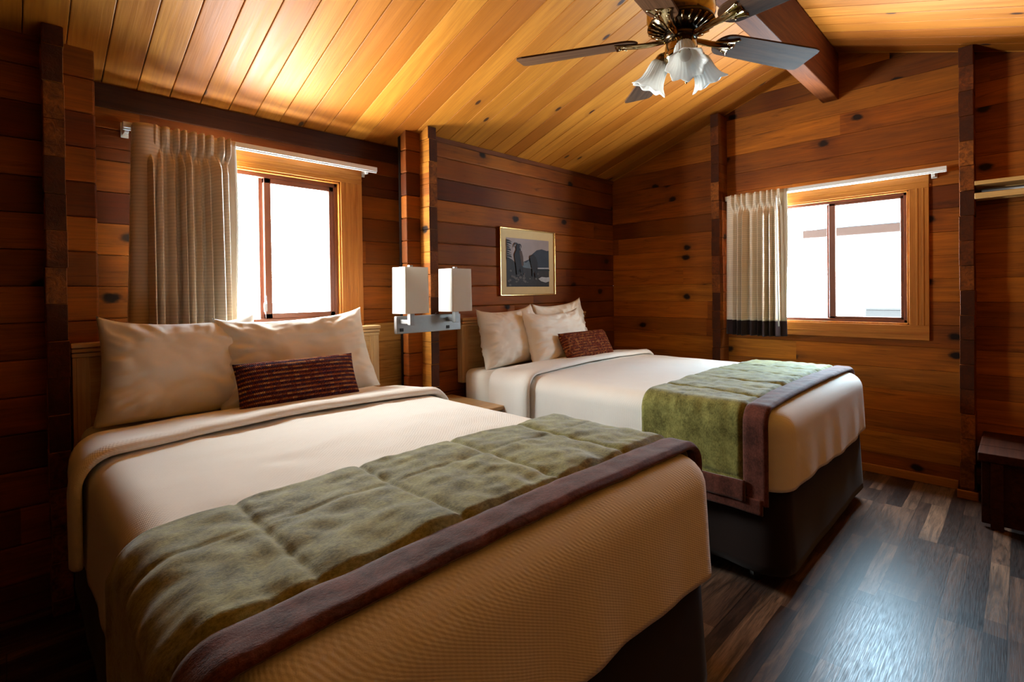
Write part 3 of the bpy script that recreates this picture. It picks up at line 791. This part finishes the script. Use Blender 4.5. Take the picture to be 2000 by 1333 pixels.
def make_bed(x0, x1, hx0, hx1, tag_, hbtop, lab_bed, lab_cov, lab_run, yfoot=.665, seed=0., foldfn=None, foldlab=None):
    cx = (x0+x1)/2; TOP = .748
    b = root('bed', lab_bed, 'bed', (cx, 1.7, 0))
    # headboard
    hb = MB(); hb.box((hx0+.02, HEADY+.012, .63), (hx1-.02, HEADY+.05, hbtop-.06)).build
    hbo = hb.build('headboard', 'maple', b, bevel=.003)
    st = MB(); st.box((hx0, HEADY, .63), (hx0+.055, HEADY+.052, hbtop-.058)); st.box((hx0+.012, HEADY-.004, .63), (hx0+.04, HEADY, hbtop-.058)); st.build('stile', 'maple_z', hbo, bevel=.004)
    st = MB(); st.box((hx1-.055, HEADY, .63), (hx1, HEADY+.052, hbtop-.058)); st.box((hx1-.04, HEADY-.004, .63), (hx1-.012, HEADY, hbtop-.058)); st.build('stile', 'maple_z', hbo, bevel=.004)
    cp = MB(); cp.box((hx0-.002, HEADY-.006, hbtop-.058), (hx1+.002, HEADY+.053, hbtop-.04)); cp.box((hx0-.003, HEADY-.012, hbtop-.038), (hx1+.003, HEADY+.053, hbtop-.021)); cp.box((hx0-.004, HEADY-.018, hbtop-.019), (hx1+.004, HEADY+.053, hbtop))
    cp.build('headboard_cap', 'maple', hbo, bevel=.005, seg=3)
    # mattress with fitted sheet, base, skirt
    mm = MB(); 
    mm.box((x0+.015, yfoot+.035, .40), (x1-.015, HEADY-.02, TOP-.015)); mm.build('mattress', 'cotton', b, smooth=True, bevel=.05, seg=5)
    MB().box((x0+.03, yfoot+.05, .17), (x1-.03, HEADY-.02, .398)).build('box_spring', 'skirt', b, bevel=.02)
    for sx in (x0+.1, x1-.1):
        for sy in (yfoot+.15, HEADY-.15):
            MB().lathe([(.025, 0), (.03, .02), (.03, .17)], Matrix.Translation((sx, sy, 0)), 10, cap0=True, cap1=True).build('leg', 'black', b)
    sk = MB(); hem = .085
    pts = []
    cr = .10
    for i in range(80): pts.append((x0, HEADY-.03+(yfoot+cr-HEADY+.03)*i/80, -1, 0))
    for i in range(12): an = pi+pi/2*i/12; pts.append((x0+cr+cr*cos(an), yfoot+cr+cr*sin(an), cos(an), sin(an)))
    for i in range(60): pts.append((x0+cr+(x1-x0-2*cr)*i/60, yfoot, 0, -1))
    for i in range(12): an = -pi/2+pi/2*i/12; pts.append((x1-cr+cr*cos(an), yfoot+cr+cr*sin(an), cos(an), sin(an)))
    for i in range(81): pts.append((x1, yfoot+cr+(HEADY-.03-yfoot-cr)*i/80, 1, 0))
    vs = []; nd = 10
    for j in range(nd+1):
        t = j/nd
        for i, (px, py, qx, qy) in enumerate(pts):
            dc = min(abs(px-x0)+abs(py-yfoot), abs(px-x1)+abs(py-yfoot))
            pleat = (.016*t*sin(dc*17-.6)*exp(-dc*2.2)) if abs(qx) > .5 else .006*t*sin(dc*9)*exp(-dc*4)
            off = -.006+.016*t+pleat+.006*t*nz(px, py, seed+3, 4)
            vs.append((px+qx*off, py+qy*off, .43+(hem-.43)*t+.004*nz(px, py, seed, 5)))
    L = len(pts); sk.add(vs, [(j*L+i, j*L+i+1, (j+1)*L+i+1, (j+1)*L+i) for j in range(nd) for i in range(L-1)])
    sk.build('bed_skirt', 'skirt', b, smooth=True, solid=.004)
    # coverlet with folded-back edge
    cv = root('coverlet', lab_cov, 'bedding', (cx, 1.4, TOP))
    hemf = lambda px, py: .405+.012*sin(px*5+py*3+seed)+(.02 if py < yfoot+.15 else 0)
    bedcover('cover_sheet', x0-.018, x1+.018, yfoot-.012, 2.30, TOP, .40, cv, 'coverlet', seed=seed, hemfn=hemf)
    sec = across(x0-.030, x1+.030, TOP+.004, .44, .44, .085, .018)
    fm = MB(); ring = 22; vs = []
    yfr = foldfn or (lambda x: 2.02)
    for (x, z, nx, nzv, a) in sec:
        yF = yfr(x)+.010*fbm(x, a, seed, 3); yB = 2.375+.012*fbm(x, a, seed+4, 2.5)
        hT = .034+.006*fbm(x, a, seed+8, 4)
        for k in range(ring):
            an = 2*pi*k/ring
            # flattened loop: full at the front roll, thin at the back
            cy_, sy_ = cos(an), sin(an)
            yy = (yF+yB)/2-(yB-yF)/2*math.copysign(abs(cy_)**.5, cy_)
            fr = (yB-yy)/(yB-yF)
            hh = hT*(.35+.65*fr)*(.5+.5*math.copysign(abs(sy_)**.6, sy_))+.004*fbm(x, yy, seed+a, 6)*(1 if sy_ > 0 else 0)
            hh += .010*(1 if sy_ > 0 else 0)*max(0, 1-abs(fr-.88)/.12)
            vs.append((x+nx*hh, yy, z+nzv*hh))
    w_ = len(sec)
    fm.add(vs, [(i*ring+k, i*ring+(k+1) % ring, (i+1)*ring+(k+1) % ring, (i+1)*ring+k) for i in range(w_-1) for k in range(ring)]+[tuple(range(ring))[::-1], tuple((w_-1)*ring+k for k in range(ring))])
    fm.build('folded_edge', 'coverlet', cv, smooth=True)
    # quilted runner
    rn = root('bed_runner', lab_run, 'bed runner', (cx, 1.0, TOP+.01))
    seams = [x0+.177, x0+.485, x0+.797, x0+1.09]
    ysm = 1.10
    rx0, rx1, rz = x0-.036, x1+.036, TOP+.014
    def disp(x, y, z, a):
        side = z < rz-.06
        dd = min(abs(x-s) for s in seams) if not side else min(abs(z-.47), abs(z-.72))
        dy = abs(y-ysm) if not side else 9
        fade = max(0, 1-(y-.78)/.5)
        p = .007*(1-exp(-(dd/.006)))+.0045*(1-exp(-dy/.006))*(1-exp(-(dd/.02)))-.004
        ga = .012*fade**1.5*nz(x*17+2*nz(x*3, y*6, seed), y*5, seed)*(1-exp(-dd/.03))
        wr = .009*fbm(x, y+z, seed+3, 3.2)+.005*nz(x*9+y*5, y*20-x*4, seed+6)+.003*nz(x*22, y*26, seed+1)
        if side: wr = .012*nz(y*9, z*1.6, seed+2)+.005*fbm(y, z, seed, 8); ga = 0
        e = -.024*min(1, max(0, (.832-y)/.035))+max(0, 1-(1.28-y)/.012)*-.006
        return p+ga+wr+e
    secA = across(rx0, rx1, rz, .455, .455, .075, .009)
    runner_strip(rx0, rx1, rz, .455, .455, .755, 1.28, .014, disp, 'green_panel', 'green', rn, lift=.008, step=.0062, ny=86)
    def dispb(x, y, z, a):
        t = (y-.715)/.097
        return .006*fbm(x, y+z, seed+11, 4.)+.002*nz(x*20, y*30, seed)-.005*max(0, (t-.82)/.18)**1.5-.012*max(0, (.2-t)/.2)**2+.002
    runner_strip(rx0, rx1, rz, .375, .375, .715, .812, .018, dispb, 'border', 'brown', rn, lift=.013, ny=16)
    tot = secA[-1][4]
    for sgn in (-1, 1):
        for lev, (h0, h1, of) in enumerate(((.375, .465, .012), (.335, .40, .003))):
            xx = rx0-.008-of if sgn < 0 else rx1+.008+of
            m = MB()
            def g(i, j, xx=xx, h0=h0, h1=h1):
                y = .80+(1.278-.80)*i; z = h1+(h0-h1)*j
                if lev == 1: y = .735+(1.272-.735)*i
                return (xx+sgn*(.010*nz(y*9, z*2, seed+2)+.004), y, z+.008*sin(y*9+seed)*j)
            m.grid(g, 40, 8); m.build('hem_band', 'brown', rn, smooth=True, solid=.010, solid_off=0)
    return b, cv, rn

fold1 = lambda x: 1.99+.06*sin((x-.3)*2.2)
fold2 = lambda x: 2.02+.05*sin((x-2.2)*1.6)
make_bed(.185, 1.512, .184, 1.575, 'near', 1.064, 'near double bed under the big window with pale maple headboard', 'white waffle coverlet with folded edge on the near bed',
         'green quilted runner with brown border across the near bed', seed=1.3, foldfn=fold1)
make_bed(2.185, 3.605, 2.213, 3.60, 'far', 1.076, 'far double bed beneath the framed picture with pale maple headboard', 'white waffle coverlet with folded edge on the far bed',
         'green quilted runner with brown border across the far bed', seed=6.1, foldfn=fold2)

# pillows and cushions
def place(o, loc, lean, yaw=0., roll=0.):
    o.location = loc; o.rotation_euler = (-lean, roll, yaw)
def pillow(w, h, t, loc, lean, label, seed, yaw=0., roll=0., pinch=.07):
    o = make_pillow('pillow', w, h, t, 'cotton', seed, pinch, ear=.05); tag(o, label, 'pillow', 'white bed pillows'); place(o, loc, lean, yaw, roll); return o
pillow(.62, .42, .19, (.545, 2.515, .742), .24, 'white pillow on the left side of the near bed against its headboard', 2.1, yaw=.03, roll=.02)
pillow(.75, .42, .18, (1.035, 2.455, .744), .30, 'wide white pillow behind the plum woven cushion on the near bed', 5.4, yaw=-.02, roll=-.04)
pillow(.58, .40, .18, (2.555, 2.525, .742), .24, 'leftmost white pillow on the far bed beside the wall lamp', 8.9, yaw=.02, roll=-.04)
pillow(.62, .40, .14, (3.19, 2.60, .765), .14, 'rearmost white pillow on the far bed peeking up behind the others', 12.2, roll=-.07)
pillow(.64, .38, .17, (2.895, 2.365, .742), .34, 'white pillow directly behind the rust striped cushion on the far bed', 15.7, yaw=-.02, roll=-.01)
def cushion(loc, lean, label, seed, mat, yaw=0., roll=0.):
    o = make_pillow('cushion', .545, .225, .12, mat, seed, .03, 30, .003, sag=0.); tag(o, label, 'cushion', 'woven lumbar cushions'); place(o, loc, lean, yaw, roll)
cushion((.945, 2.275, .752), .42, 'plum and rust woven lumbar cushion on the near bed', 3.3, 'knit')
cushion((3.03, 2.21, .754), .50, 'rust and orange striped lumbar cushion on the far bed', 7.7, 'knit_rust')

# ------------------------------------------------------------------ nightstand
n = root('nightstand', 'pale maple nightstand with flat top between the two beds', 'nightstand', (1.895, 2.49, 0))
MB().box((1.640, 2.225, .535), (2.140, 2.745, .56)).build('top', 'maple', n, bevel=.004)
MB().box((1.685, 2.25, .06), (2.105, 2.735, .534)).build('body', 'maple', n, bevel=.003)
for z in (.30, .09):
    d = MB().box((1.695, 2.236, z), (2.095, 2.249, z+.205)).build('drawer', 'maple', n, bevel=.003)
    MB().lathe([(.004, 0), (.004, .012), (.013, .016), (.013, .024), (.004, .028)], Matrix.Translation((1.895, 2.236, z+.10)) @ Matrix.Rotation(pi/2, 4, 'X'), 12, cap1=True).build('knob', 'steel', d, smooth=True)
for x in (1.70, 2.09):
    for y in (2.27, 2.72): MB().box((x-.02, y-.02, 0), (x+.02, y+.02, .06)).build('leg', 'maple_z', n, bevel=.002)

# ------------------------------------------------------------------ wall lamp
l = root('wall_lamp', 'double wall lamp with two white box shades on a brushed metal plate', 'lamp', (1.905, 2.66, 1.06))
m = MB(); m.box((1.655, 2.648, 1.006), (2.150, 2.674, 1.114)); m.box((1.66, 2.674, 1.012), (2.145, 2.684, 1.108)); m.build('back_plate', 'steel', l, bevel=.004)
for xs, dy in ((1.690, 0.), (2.040, .02)):
    yc = 2.545+dy; hw = .088; hd = .075
    a = MB(); a.box((xs-.016, yc-.016, 1.062), (xs+.016, yc+.016, 1.16)); a.box((xs-.011, yc+.016, 1.068), (xs+.011, 2.648, 1.094)); ao = a.build('arm', 'steel', l, bevel=.003)
    m = MB()
    def ringpt(k, s, z, yc=yc, xs=xs):
        return (xs+s*hw*(1 if k in (1, 2) else -1), yc+s*hd*(1 if k in (2, 3) else -1), z)
    # open box shade with rounded corners
    def sh(i, j, xs=xs, yc=yc):
        a_ = 2*pi*i; n_ = 9
        c_, s_ = cos(a_+pi/4), sin(a_+pi/4)
        q = (abs(c_)**n_+abs(s_)**n_)**(-1/n_)
        tp = 1-.03*j
        return (xs+hw*c_*q*tp, yc+hd*s_*q*tp, 1.134+.27*j)
    m.grid(sh, 64, 3, closeu=True)
    so = m.build('lamp_shade', 'shade', l, smooth=False, solid=.003)
    m = MB()
    m.tube([(xs-hw*.95, yc, 1.396), (xs, yc, 1.396), (xs+hw*.95, yc, 1.396)], .002, 6); m.tube([(xs, yc-hd*.95, 1.396), (xs, yc, 1.396), (xs, yc+hd*.95, 1.396)], .002, 6)
    m.build('shade_ring', 'steel', so)
    MB().box((xs-.012, yc-.012, 1.395), (xs+.012, yc+.012, 1.419)).build('finial', 'steel', l, bevel=.003)
    m = MB(); m.lathe([(.012, 1.15), (.012, 1.20), (.020, 1.225), (.029, 1.262), (.022, 1.29), (.008, 1.302)], Matrix.Translation((xs, yc, 0)), 16, cap0=True, cap1=True); m.build('bulb', 'white', l, smooth=True)
    MB().box((xs-.012, 2.643, 1.020), (xs+.012, 2.648, 1.040)).build('switch', 'black', l, bevel=.001)

# ------------------------------------------------------------------ picture with two horned sheep on a hillside
def picture():
    x0, x1, z0, z1, y = 2.614, 3.254, 1.222, 1.745, 2.77
    p = root('framed_picture', 'gold framed picture of horned sheep in mountains over the far bed', 'picture', ((x0+x1)/2, y, z0))
    f = .012; m = MB()
    for a, b in (((x0, y-.026, z0), (x0+f, y-.001, z1)), ((x1-f, y-.026, z0), (x1, y-.001, z1)), ((x0, y-.026, z0), (x1, y-.001, z0+f)), ((x0, y-.026, z1-f), (x1, y-.001, z1))): m.box(a, b)
    m.build('frame', 'gold', p, bevel=.004, seg=3)
    MB().box((x0+f, y-.012, z0+f), (x1-f, y-.004, z1-f)).build('mat', 'mat', p)
    ix0, ix1, iz0, iz1 = 2.690, 3.180, 1.292, 1.668; yy = y-.0125
    def mm(name, c, n=.4, sc=30): return simple(name, c, .6, .2, n, sc)
    mats = [mm('print_sky', (.27, .21, .20), .5, 6), mm('print_mountain', (.026, .032, .048), .8, 14), mm('print_haze', (.09, .11, .13), .5, 12), mm('print_hill', (.024, .020, .022), .8, 40),
            mm('print_rock', (.10, .080, .075), .9, 60), mm('print_sheep', (.010, .008, .012), .3, 40), mm('print_flank', (.06, .028, .020), .4, 40), mm('print_water', (.36, .35, .36), .6, 30), mm('print_tree', (.010, .013, .016), .4, 60)]
    m = MB(); W, H = ix1-ix0, iz1-iz0; lay = [0]
    def poly(pts, mi):
        d = .00012*lay[0]; lay[0] += 1
        v = [(ix0+u*W, yy-.0012-d, iz0+(1-t)*H) for u, t in pts]
        m.add(v, [tuple(range(len(v)))], mi)
    m.box((ix0, yy-.001, iz0), (ix1, yy+.002, iz1), 0)
    poly([(.25, .62), (.38, .48), (.5, .43), (.6, .30), (.7, .22), (.82, .19), (.95, .22), (1, .21), (1, .62)], 1)
    poly([(.3, .62), (.36, .47), (.44, .50), (.5, .45), (.56, .5), (.58, .62)], 2)
    poly([(.55, .60), (1, .585), (1, .61), (.55, .625)], 7)
    poly([(.0, .40), (.12, .44), (.25, .55), (.4, .60), (.6, .62), (1, .62), (1, 1), (0, 1)], 3)
    for k in range(46):
        u, t = random.uniform(.02, .72), random.uniform(.66, .97); s = random.uniform(.012, .035)
        poly([(u-s, t), (u-s*.3, t-s), (u+s*.8, t-s*.6), (u+s, t+s*.4), (u, t+s*.7)], 4 if k % 3 else 3)
    poly([(.72, .83), (.80, .79), (.92, .80), (1, .79), (1, .88), (.9, .91), (.78, .88)], 7)
    poly([(.70, .62), (1, .63), (1, .655), (.75, .66)], 8)
    for k in range(9): # dark twigs at the left
        t = .04+.045*k; poly([(0, t), (.05+.03*sin(k*2), t+.01), (.10+.02*cos(k), t+.05), (.04, t+.035), (0, t+.04)], 8)
    # standing ram: body, head, curled horns
    poly([(.16, .34), (.22, .22), (.30, .20), (.33, .33), (.35, .55), (.36, .72), (.31, .70), (.28, .62), (.25, .76), (.21, .75), (.20, .6)], 5)
    poly([(.27, .25), (.33, .26), (.36, .38), (.37, .55), (.33, .58), (.30, .42)], 6)
    def horn(cx_, cz_, r0, r1, a0, a1, mi=5):
        outer = []; inner = []
        for i in range(13):
            a = radians(a0+(a1-a0)*i/12); w_ = .5+.5*(1-i/12)
            outer.append((cx_+r0*cos(a), cz_-r0*1.3*sin(a))); inner.append((cx_+(r0-r1*w_)*cos(a), cz_-(r0-r1*w_)*1.3*sin(a)))
        poly(outer+inner[::-1], mi)
    horn(.205, .165, .055, .030, 20, 205); horn(.285, .165, .040, .026, 160, -40)
    poly([(.20, .17), (.25, .12), (.29, .16), (.27, .25), (.235, .29), (.21, .25)], 5)
    # second sheep, seen from behind
    poly([(.52, .40), (.55, .34), (.60, .33), (.66, .37), (.70, .48), (.70, .66), (.69, .80), (.64, .80), (.63, .66), (.60, .68), (.60, .78), (.57, .78), (.565, .6), (.53, .48)], 5)
    horn(.545, .385, .030, .02, 60, 230); horn(.60, .36, .032, .02, 150, -20)
    o = m.build('print', mats, p, fix=False)
    for pl in o.data.polygons: pass
picture()

# ------------------------------------------------------------------ curtains and tracks
def curtain_panel(root_, W, ztop, zbot, nf, amp, axis, s0, s1, d0, mat_main='curtain', band_z=None, seed=0., flare=.03):
    """axis 'X': runs along x at depth y=d0 (folds towards -y); axis 'Y': runs along y at x=d0 (folds towards -x)"""
    def P(s, z):
        ph = s*nf+.16*sin(s*9+seed)+.10*sin(s*23+2*seed); t = (ph % 1.)-.5; t2 = ((ph+.5) % 1.)-.5
        hz = (ztop-z); q = hz-.105-.012*sin(floor(ph)*2.3+seed)
        tube = sqrt(max(0., 1-(2.55*t)**2)); tub2 = sqrt(max(0., 1-(2.9*t2)**2))
        dn = max(0., min(1., (q+.005)/.075)); upw = max(0., min(1., (.015-q)/.05))
        low = .85+.45*hz/(ztop-zbot)
        big = 1+.35*sin(floor(ph)*1.9+seed)
        d = 1.25*amp*(tube*dn*low*big+.62*tub2*upw+.18*exp(-(t/.07)**2)*(1-dn)*(1-upw))
        d += .006*nz(s*5, z*1.3, seed)*min(1, hz*4)
        tr = s+.22/nf*sin(2*pi*ph)*dn*.5
        along = s0+(s1-s0)*(tr+flare*(hz/(ztop-zbot))*(tr-.55))
        if axis == 'X': return (along, d0-d, z)
        return (d0-d, along, z)
    nu = nf*26
    def part(name, za, zb, mat, nv):
        m = MB(); m.grid(lambda i, j: P(i, za+(zb-za)*j), nu, nv, uv=lambda i, j: (i*W, (za+(zb-za)*j)))
        return m.build(name, mat, root_, smooth=True, solid=.0025, solid_off=0)
    part('panel', ztop, band_z, mat_main, 46); part('hem_band', band_z, zbot, 'band', 10)
    # gathered pinches
    return P

c = root('curtain', 'long taupe pleated curtain on the left of the big window behind the near bed', 'curtain', (.63, 2.86, 1.0), 'taupe pleated curtains')
curtain_panel(c, 1.1, 2.046, .93, 9, .062, 'X', .462, .815, 2.864, band_z=1.065, seed=1.7)
m = MB(); m.grid(lambda i, j: (.790+.060*i+.008*sin(j*5)*i, 2.860-.006*sin(i*3), 2.044-(2.044-.94)*j), 4, 30); m.build('lining_edge', 'lining', c, smooth=True, solid=.002)
def wide_fold(i, j):
    z = 2.046-(2.046-1.065)*j; k_ = 1-.75*max(0, min(1, (j-.08)/.30))
    an = pi*(1-i); wd = .044+.016*k_
    return (.420-.030*j+wd*(1-cos(pi*i))*.9, 2.864-.045*sin(pi*i), z)
m = MB(); m.grid(wide_fold, 16, 40, uv=lambda i, j: (i*.15, 2.046-(2.046-1.065)*j)); m.build('front_fold', 'curtain', c, smooth=True, solid=.0025, solid_off=0)
m = MB(); m.grid(lambda i, j: (.415-.03*j+.09*i, 2.866, 2.04-(2.04-1.065)*j), 3, 20); m.build('return_edge', 'curtain', c, smooth=True, solid=.002)
t = root('curtain_track', 'white curtain track above the big window', 'curtain track', (1.0, 2.9, 2.03), 'white curtain tracks')
m = MB(); m.box((.385, 2.868, 2.022), (1.672, 2.892, 2.050)); m.box((.385, 2.874, 2.014), (1.672, 2.886, 2.022)); m.build('rail', 'white', t, bevel=.003)
for x in (.392, 1.60): 
    m = MB(); m.box((x, 2.886, 2.004), (x+.018, 2.9475, 2.05)); m.box((x-.006, 2.942, 1.992), (x+.024, 2.9475, 2.062)); m.build('bracket', 'white', t, bevel=.002)

c = root('curtain', 'short taupe pleated curtain with dark hem on the left of the small window', 'curtain', (4.07, 1.42, .9), 'taupe pleated curtains')
curtain_panel(c, .9, 1.984, .898, 8, .050, 'Y', 1.245, 1.60, 4.046, band_z=1.012, seed=4.2)
m = MB(); m.grid(lambda i, j: (4.046-.012*sin(i*pi), 1.585+.055*i+.012*j*i, 1.984-(1.984-1.012)*j), 8, 20, uv=lambda i, j: (i*.1, 1.984-(1.984-1.012)*j)); m.build('front_fold', 'curtain', c, smooth=True, solid=.0025, solid_off=0)
m = MB(); m.grid(lambda i, j: (4.046-.012*sin(i*pi), 1.585+.067*i, 1.012-(1.012-.898)*j), 8, 6); m.build('fold_hem', 'band', c, smooth=True, solid=.0025, solid_off=0)
m = MB(); m.grid(lambda i, j: (4.044-.004*sin(i*3), 1.265-.060*i-.006*sin(j*5)*i, 1.982-(1.982-1.012)*j), 4, 30); m.build('lining_edge', 'lining', c, smooth=True, solid=.002)
m = MB(); m.grid(lambda i, j: (4.044-.004*sin(i*3), 1.265-.060*i-.006*sin((1+.1*j)*5)*i, 1.012-(1.012-.90)*j), 4, 6); m.build('lining_hem', 'band', c, smooth=True, solid=.002)
m = MB(); m.tube([(3.992, 1.262, 1.93), (3.990, 1.262, 1.91), (3.985, 1.250, .975)], .005, 8); m.build('pull_wand', 'white', c, smooth=True)
t = root('curtain_track', 'white curtain track above the small window', 'curtain track', (4.07, .98, 1.98), 'white curtain tracks')
m = MB(); m.box((4.052, .318, 1.958), (4.076, 1.66, 1.985)); m.box((4.058, .318, 1.950), (4.070, 1.66, 1.958)); m.build('rail', 'white', t, bevel=.003)
for y in (.375, 1.63):
    m = MB(); m.box((4.07, y, 1.935), (4.138, y+.018, 1.985)); m.box((4.128, y-.006, 1.930), (4.1385, y+.024, 1.995)); m.build('bracket', 'white', t, bevel=.002)

# ------------------------------------------------------------------ ceiling fan
def fan():
    cx, cy, zb = 1.90, .945, 2.25
    T = lambda z=0: Matrix.Translation((cx, cy, z))
    f = root('ceiling_fan', 'brass ceiling fan with dark wood blades and three tulip glass shades', 'ceiling fan', (cx, cy, 2.56))
    MB().lathe([(.0, 2.564), (.065, 2.563), (.068, 2.54), (.055, 2.515), (.03, 2.50), (.018, 2.495)], T(), 28).build('canopy', 'brass', f, smooth=True)
    MB().lathe([(.013, 2.50), (.013, 2.42)], T(), 16).build('downrod', 'brass', f, smooth=True)
    MB().lathe([(.018, 2.425), (.05, 2.42), (.085, 2.405), (.118, 2.385), (.130, 2.36), (.130, 2.325), (.122, 2.305)], T(), 40).build('motor_housing', 'brass', f, smooth=True)
    m = MB(); m.lathe([(.122, 2.306), (.125, 2.300), (.128, 2.290), (.060, 2.262), (.05, 2.262)], T(), 40); vo = m.build('vent_ring', 'brassdark', f, smooth=True)
    m = MB()
    for k in range(24):
        a = 2*pi*k/24; c_, s_ = cos(a), sin(a)
        m.tube([(cx+.068*c_, cy+.068*s_, 2.2640), (cx+.098*c_, cy+.098*s_, 2.2750), (cx+.126*c_, cy+.126*s_, 2.2885)], [.003, .005, .005], 6)
    m.build('vent_rib', 'brass', vo, smooth=True)
    MB().lathe([(.05, 2.264), (.062, 2.258), (.062, 2.238), (.05, 2.232)], T(), 32).build('flywheel', 'brassdark', f, smooth=True)
    MB().lathe([(.05, 2.234), (.058, 2.225), (.062, 2.20), (.060, 2.185), (.068, 2.178), (.066, 2.160), (.050, 2.140), (.030, 2.125), (.012, 2.118), (.010, 2.108), (.0, 2.105)], T(), 32).build('switch_housing', 'brass', f, smooth=True)
    for a in (117., 46., -25.5, -98., -170.):
        R = Matrix.Translation((cx, cy, zb)) @ Matrix.Rotation(radians(a), 4, 'Z') @ Matrix.Rotation(radians(-12), 4, 'X')
        # blade outline (x out, y across)
        pts = []
        r0, r1 = .165, .665
        for i in range(13):   # rounded root
            q = pi/2+pi*i/12; pts.append((r0+.058+.058*cos(q), .058*sin(q)))
        pts += [(r0+.058, -.058), (r1-.03, -.072), (r1-.006, -.066), (r1, -.052), (r1, .052), (r1-.006, .066), (r1-.03, .072)]
        up_ = [R @ Vector((x, y, .004)) for x, y in pts]; dn = [R @ Vector((x, y, -.004)) for x, y in pts]
        # build in the blade's own axes so that the grain follows it
        m = MB(); n_ = len(pts)
        m.add([(x, y, -.004) for x, y in pts]+[(x, y, .004) for x, y in pts], [tuple(range(n_))[::-1], tuple(n_+i for i in range(n_))]+[(i, (i+1) % n_, n_+(i+1) % n_, n_+i) for i in range(n_)])
        bo = m.build('blade', 'blade', None, bevel=.0015)
        bo.parent = f; bo.location = Vector((cx, cy, zb))-f.location; bo.rotation_euler = (Matrix.Rotation(radians(a), 4, 'Z') @ Matrix.Rotation(radians(-12), 4, 'X')).to_euler()
        # blade iron: arm from the flywheel, flaring into a fluted tab under the blade
        m = MB()
        def tab(i, j):
            x = .055+.20*i; wdt = .012+.004*sin(i*6)+.036*max(0, (i-.35)/.65)**1.4
            v = 2*j-1
            return (x, v*wdt, -.006-.012*(1-i)*(1-v*v)-.004*cos(v*6)*i-.014*sin(pi*i)*(1-v*v)*.6)
        m.grid(tab, 20, 10)
        io = m.build('blade_iron', 'brass', None, smooth=True, solid=.004)
        io.parent = bo
        m = MB()
        for px_, py_ in ((.215, .022), (.215, -.022), (.235, 0)): m.lathe([(.006, -.010), (.005, -.013), (.0, -.014)], Matrix.Translation((px_, py_, -.004)), 10)
        so = m.build('screw', 'brass', None, smooth=True); so.parent = bo
    # three lamp arms with tulip shades
    for a in (214., 334., 94.):
        ca, sa = cos(radians(a)), sin(radians(a))
        arm = [(cx+r*ca, cy+r*sa, z) for r, z in ((.045, 2.190), (.058, 2.204), (.070, 2.202), (.077, 2.186))]
        m = MB(); m.tube(arm, .010, 10); ao = m.build('light_arm', 'brass', f, smooth=True)
        tilt = radians(180-28)
        ax = Vector((ca*sin(radians(30)), sa*sin(radians(30)), -cos(radians(30))))
        q = Vector((0, 0, 1)).rotation_difference(ax).to_matrix().to_4x4()
        T2 = Matrix.Translation((cx+.073*ca, cy+.073*sa, 2.192)) @ q @ Matrix.Scale(.92, 4)
        MB().lathe([(.0, -.012), (.018, -.010), (.026, .0), (.030, .014), (.029, .030), (.024, .032)], T2, 20).build('socket', 'socket', ao, smooth=True)
        prof = [(.027, .022), (.035, .034), (.039, .054), (.042, .078), (.047, .100), (.056, .120), (.069, .136), (.076, .142)]
        def rib(r, z, an, k):
            s_ = k/7; rip = .0018*cos(an*24)*(1-s_*.3)
            sc = .0055*s_**3*cos(an*8)
            return (r+rip+sc, z+.004*s_**3*cos(an*8))
        m = MB(); m.lathe(prof, T2, 96, fn=rib); m.build('glass_shade', 'frost', ao, smooth=True, solid=.0028)
        m = MB(); m.lathe([(.010, .028), (.011, .045), (.018, .062), (.024, .080), (.020, .097), (.008, .104), (.0, .105)], T2, 18); m.build('bulb', 'white', ao, smooth=True)
    m = MB(); m.tube([(cx-.02, cy-.03, 2.15), (cx-.02, cy-.03, 2.07)], .0015, 6); m.lathe([(.0, 2.07), (.005, 2.066), (.006, 2.055), (.0, 2.048)], Matrix.Translation((cx-.02, cy-.03, 0)), 10); m.build('pull_chain', 'brass', f, smooth=True)
fan()

# ------------------------------------------------------------------ closet shelf and bench
s = root('closet_shelf', 'wooden closet shelf with hanging rod at the right edge', 'shelf', (4.05, -.6, 1.8))
MB().box((3.962, -1.45, 1.832), (4.138, .19, 1.855)).build('board', 'yellow', s, bevel=.002)
MB().box((3.960, -1.45, 1.752), (3.985, .19, 1.786)).build('front_rail', 'yellow', s, bevel=.003)
m = MB(); m.tube([(4.03, -1.45, 1.80), (4.03, .19, 1.80)], .014, 12); m.build('hanging_rod', 'steel', s, smooth=True)
MB().box((4.118, -1.45, 1.76), (4.138, .19, 1.831)).build('cleat', 'yellow', s, bevel=.002)
b = root('bench', 'dark low wooden bench under the closet shelf', 'bench', (3.80, -.5, 0))
for i in range(3): MB().box((3.55+.185*i, -1.2, .345), (3.55+.185*i+.18, .163, .39)).build('seat_board', 'plate', b, bevel=.006)
MB().box((3.575, -1.18, .02), (3.60, .15, .344)).build('added_dark_panel', 'plate', b, bevel=.004)  # added dark sheet, stands in for the blackness beneath the seat
for x in (3.58, 4.05):
    for y in (-1.12, .09): MB().box((x-.025, y-.025, 0), (x+.025, y+.025, .344)).build('leg', 'plate', b, bevel=.004)
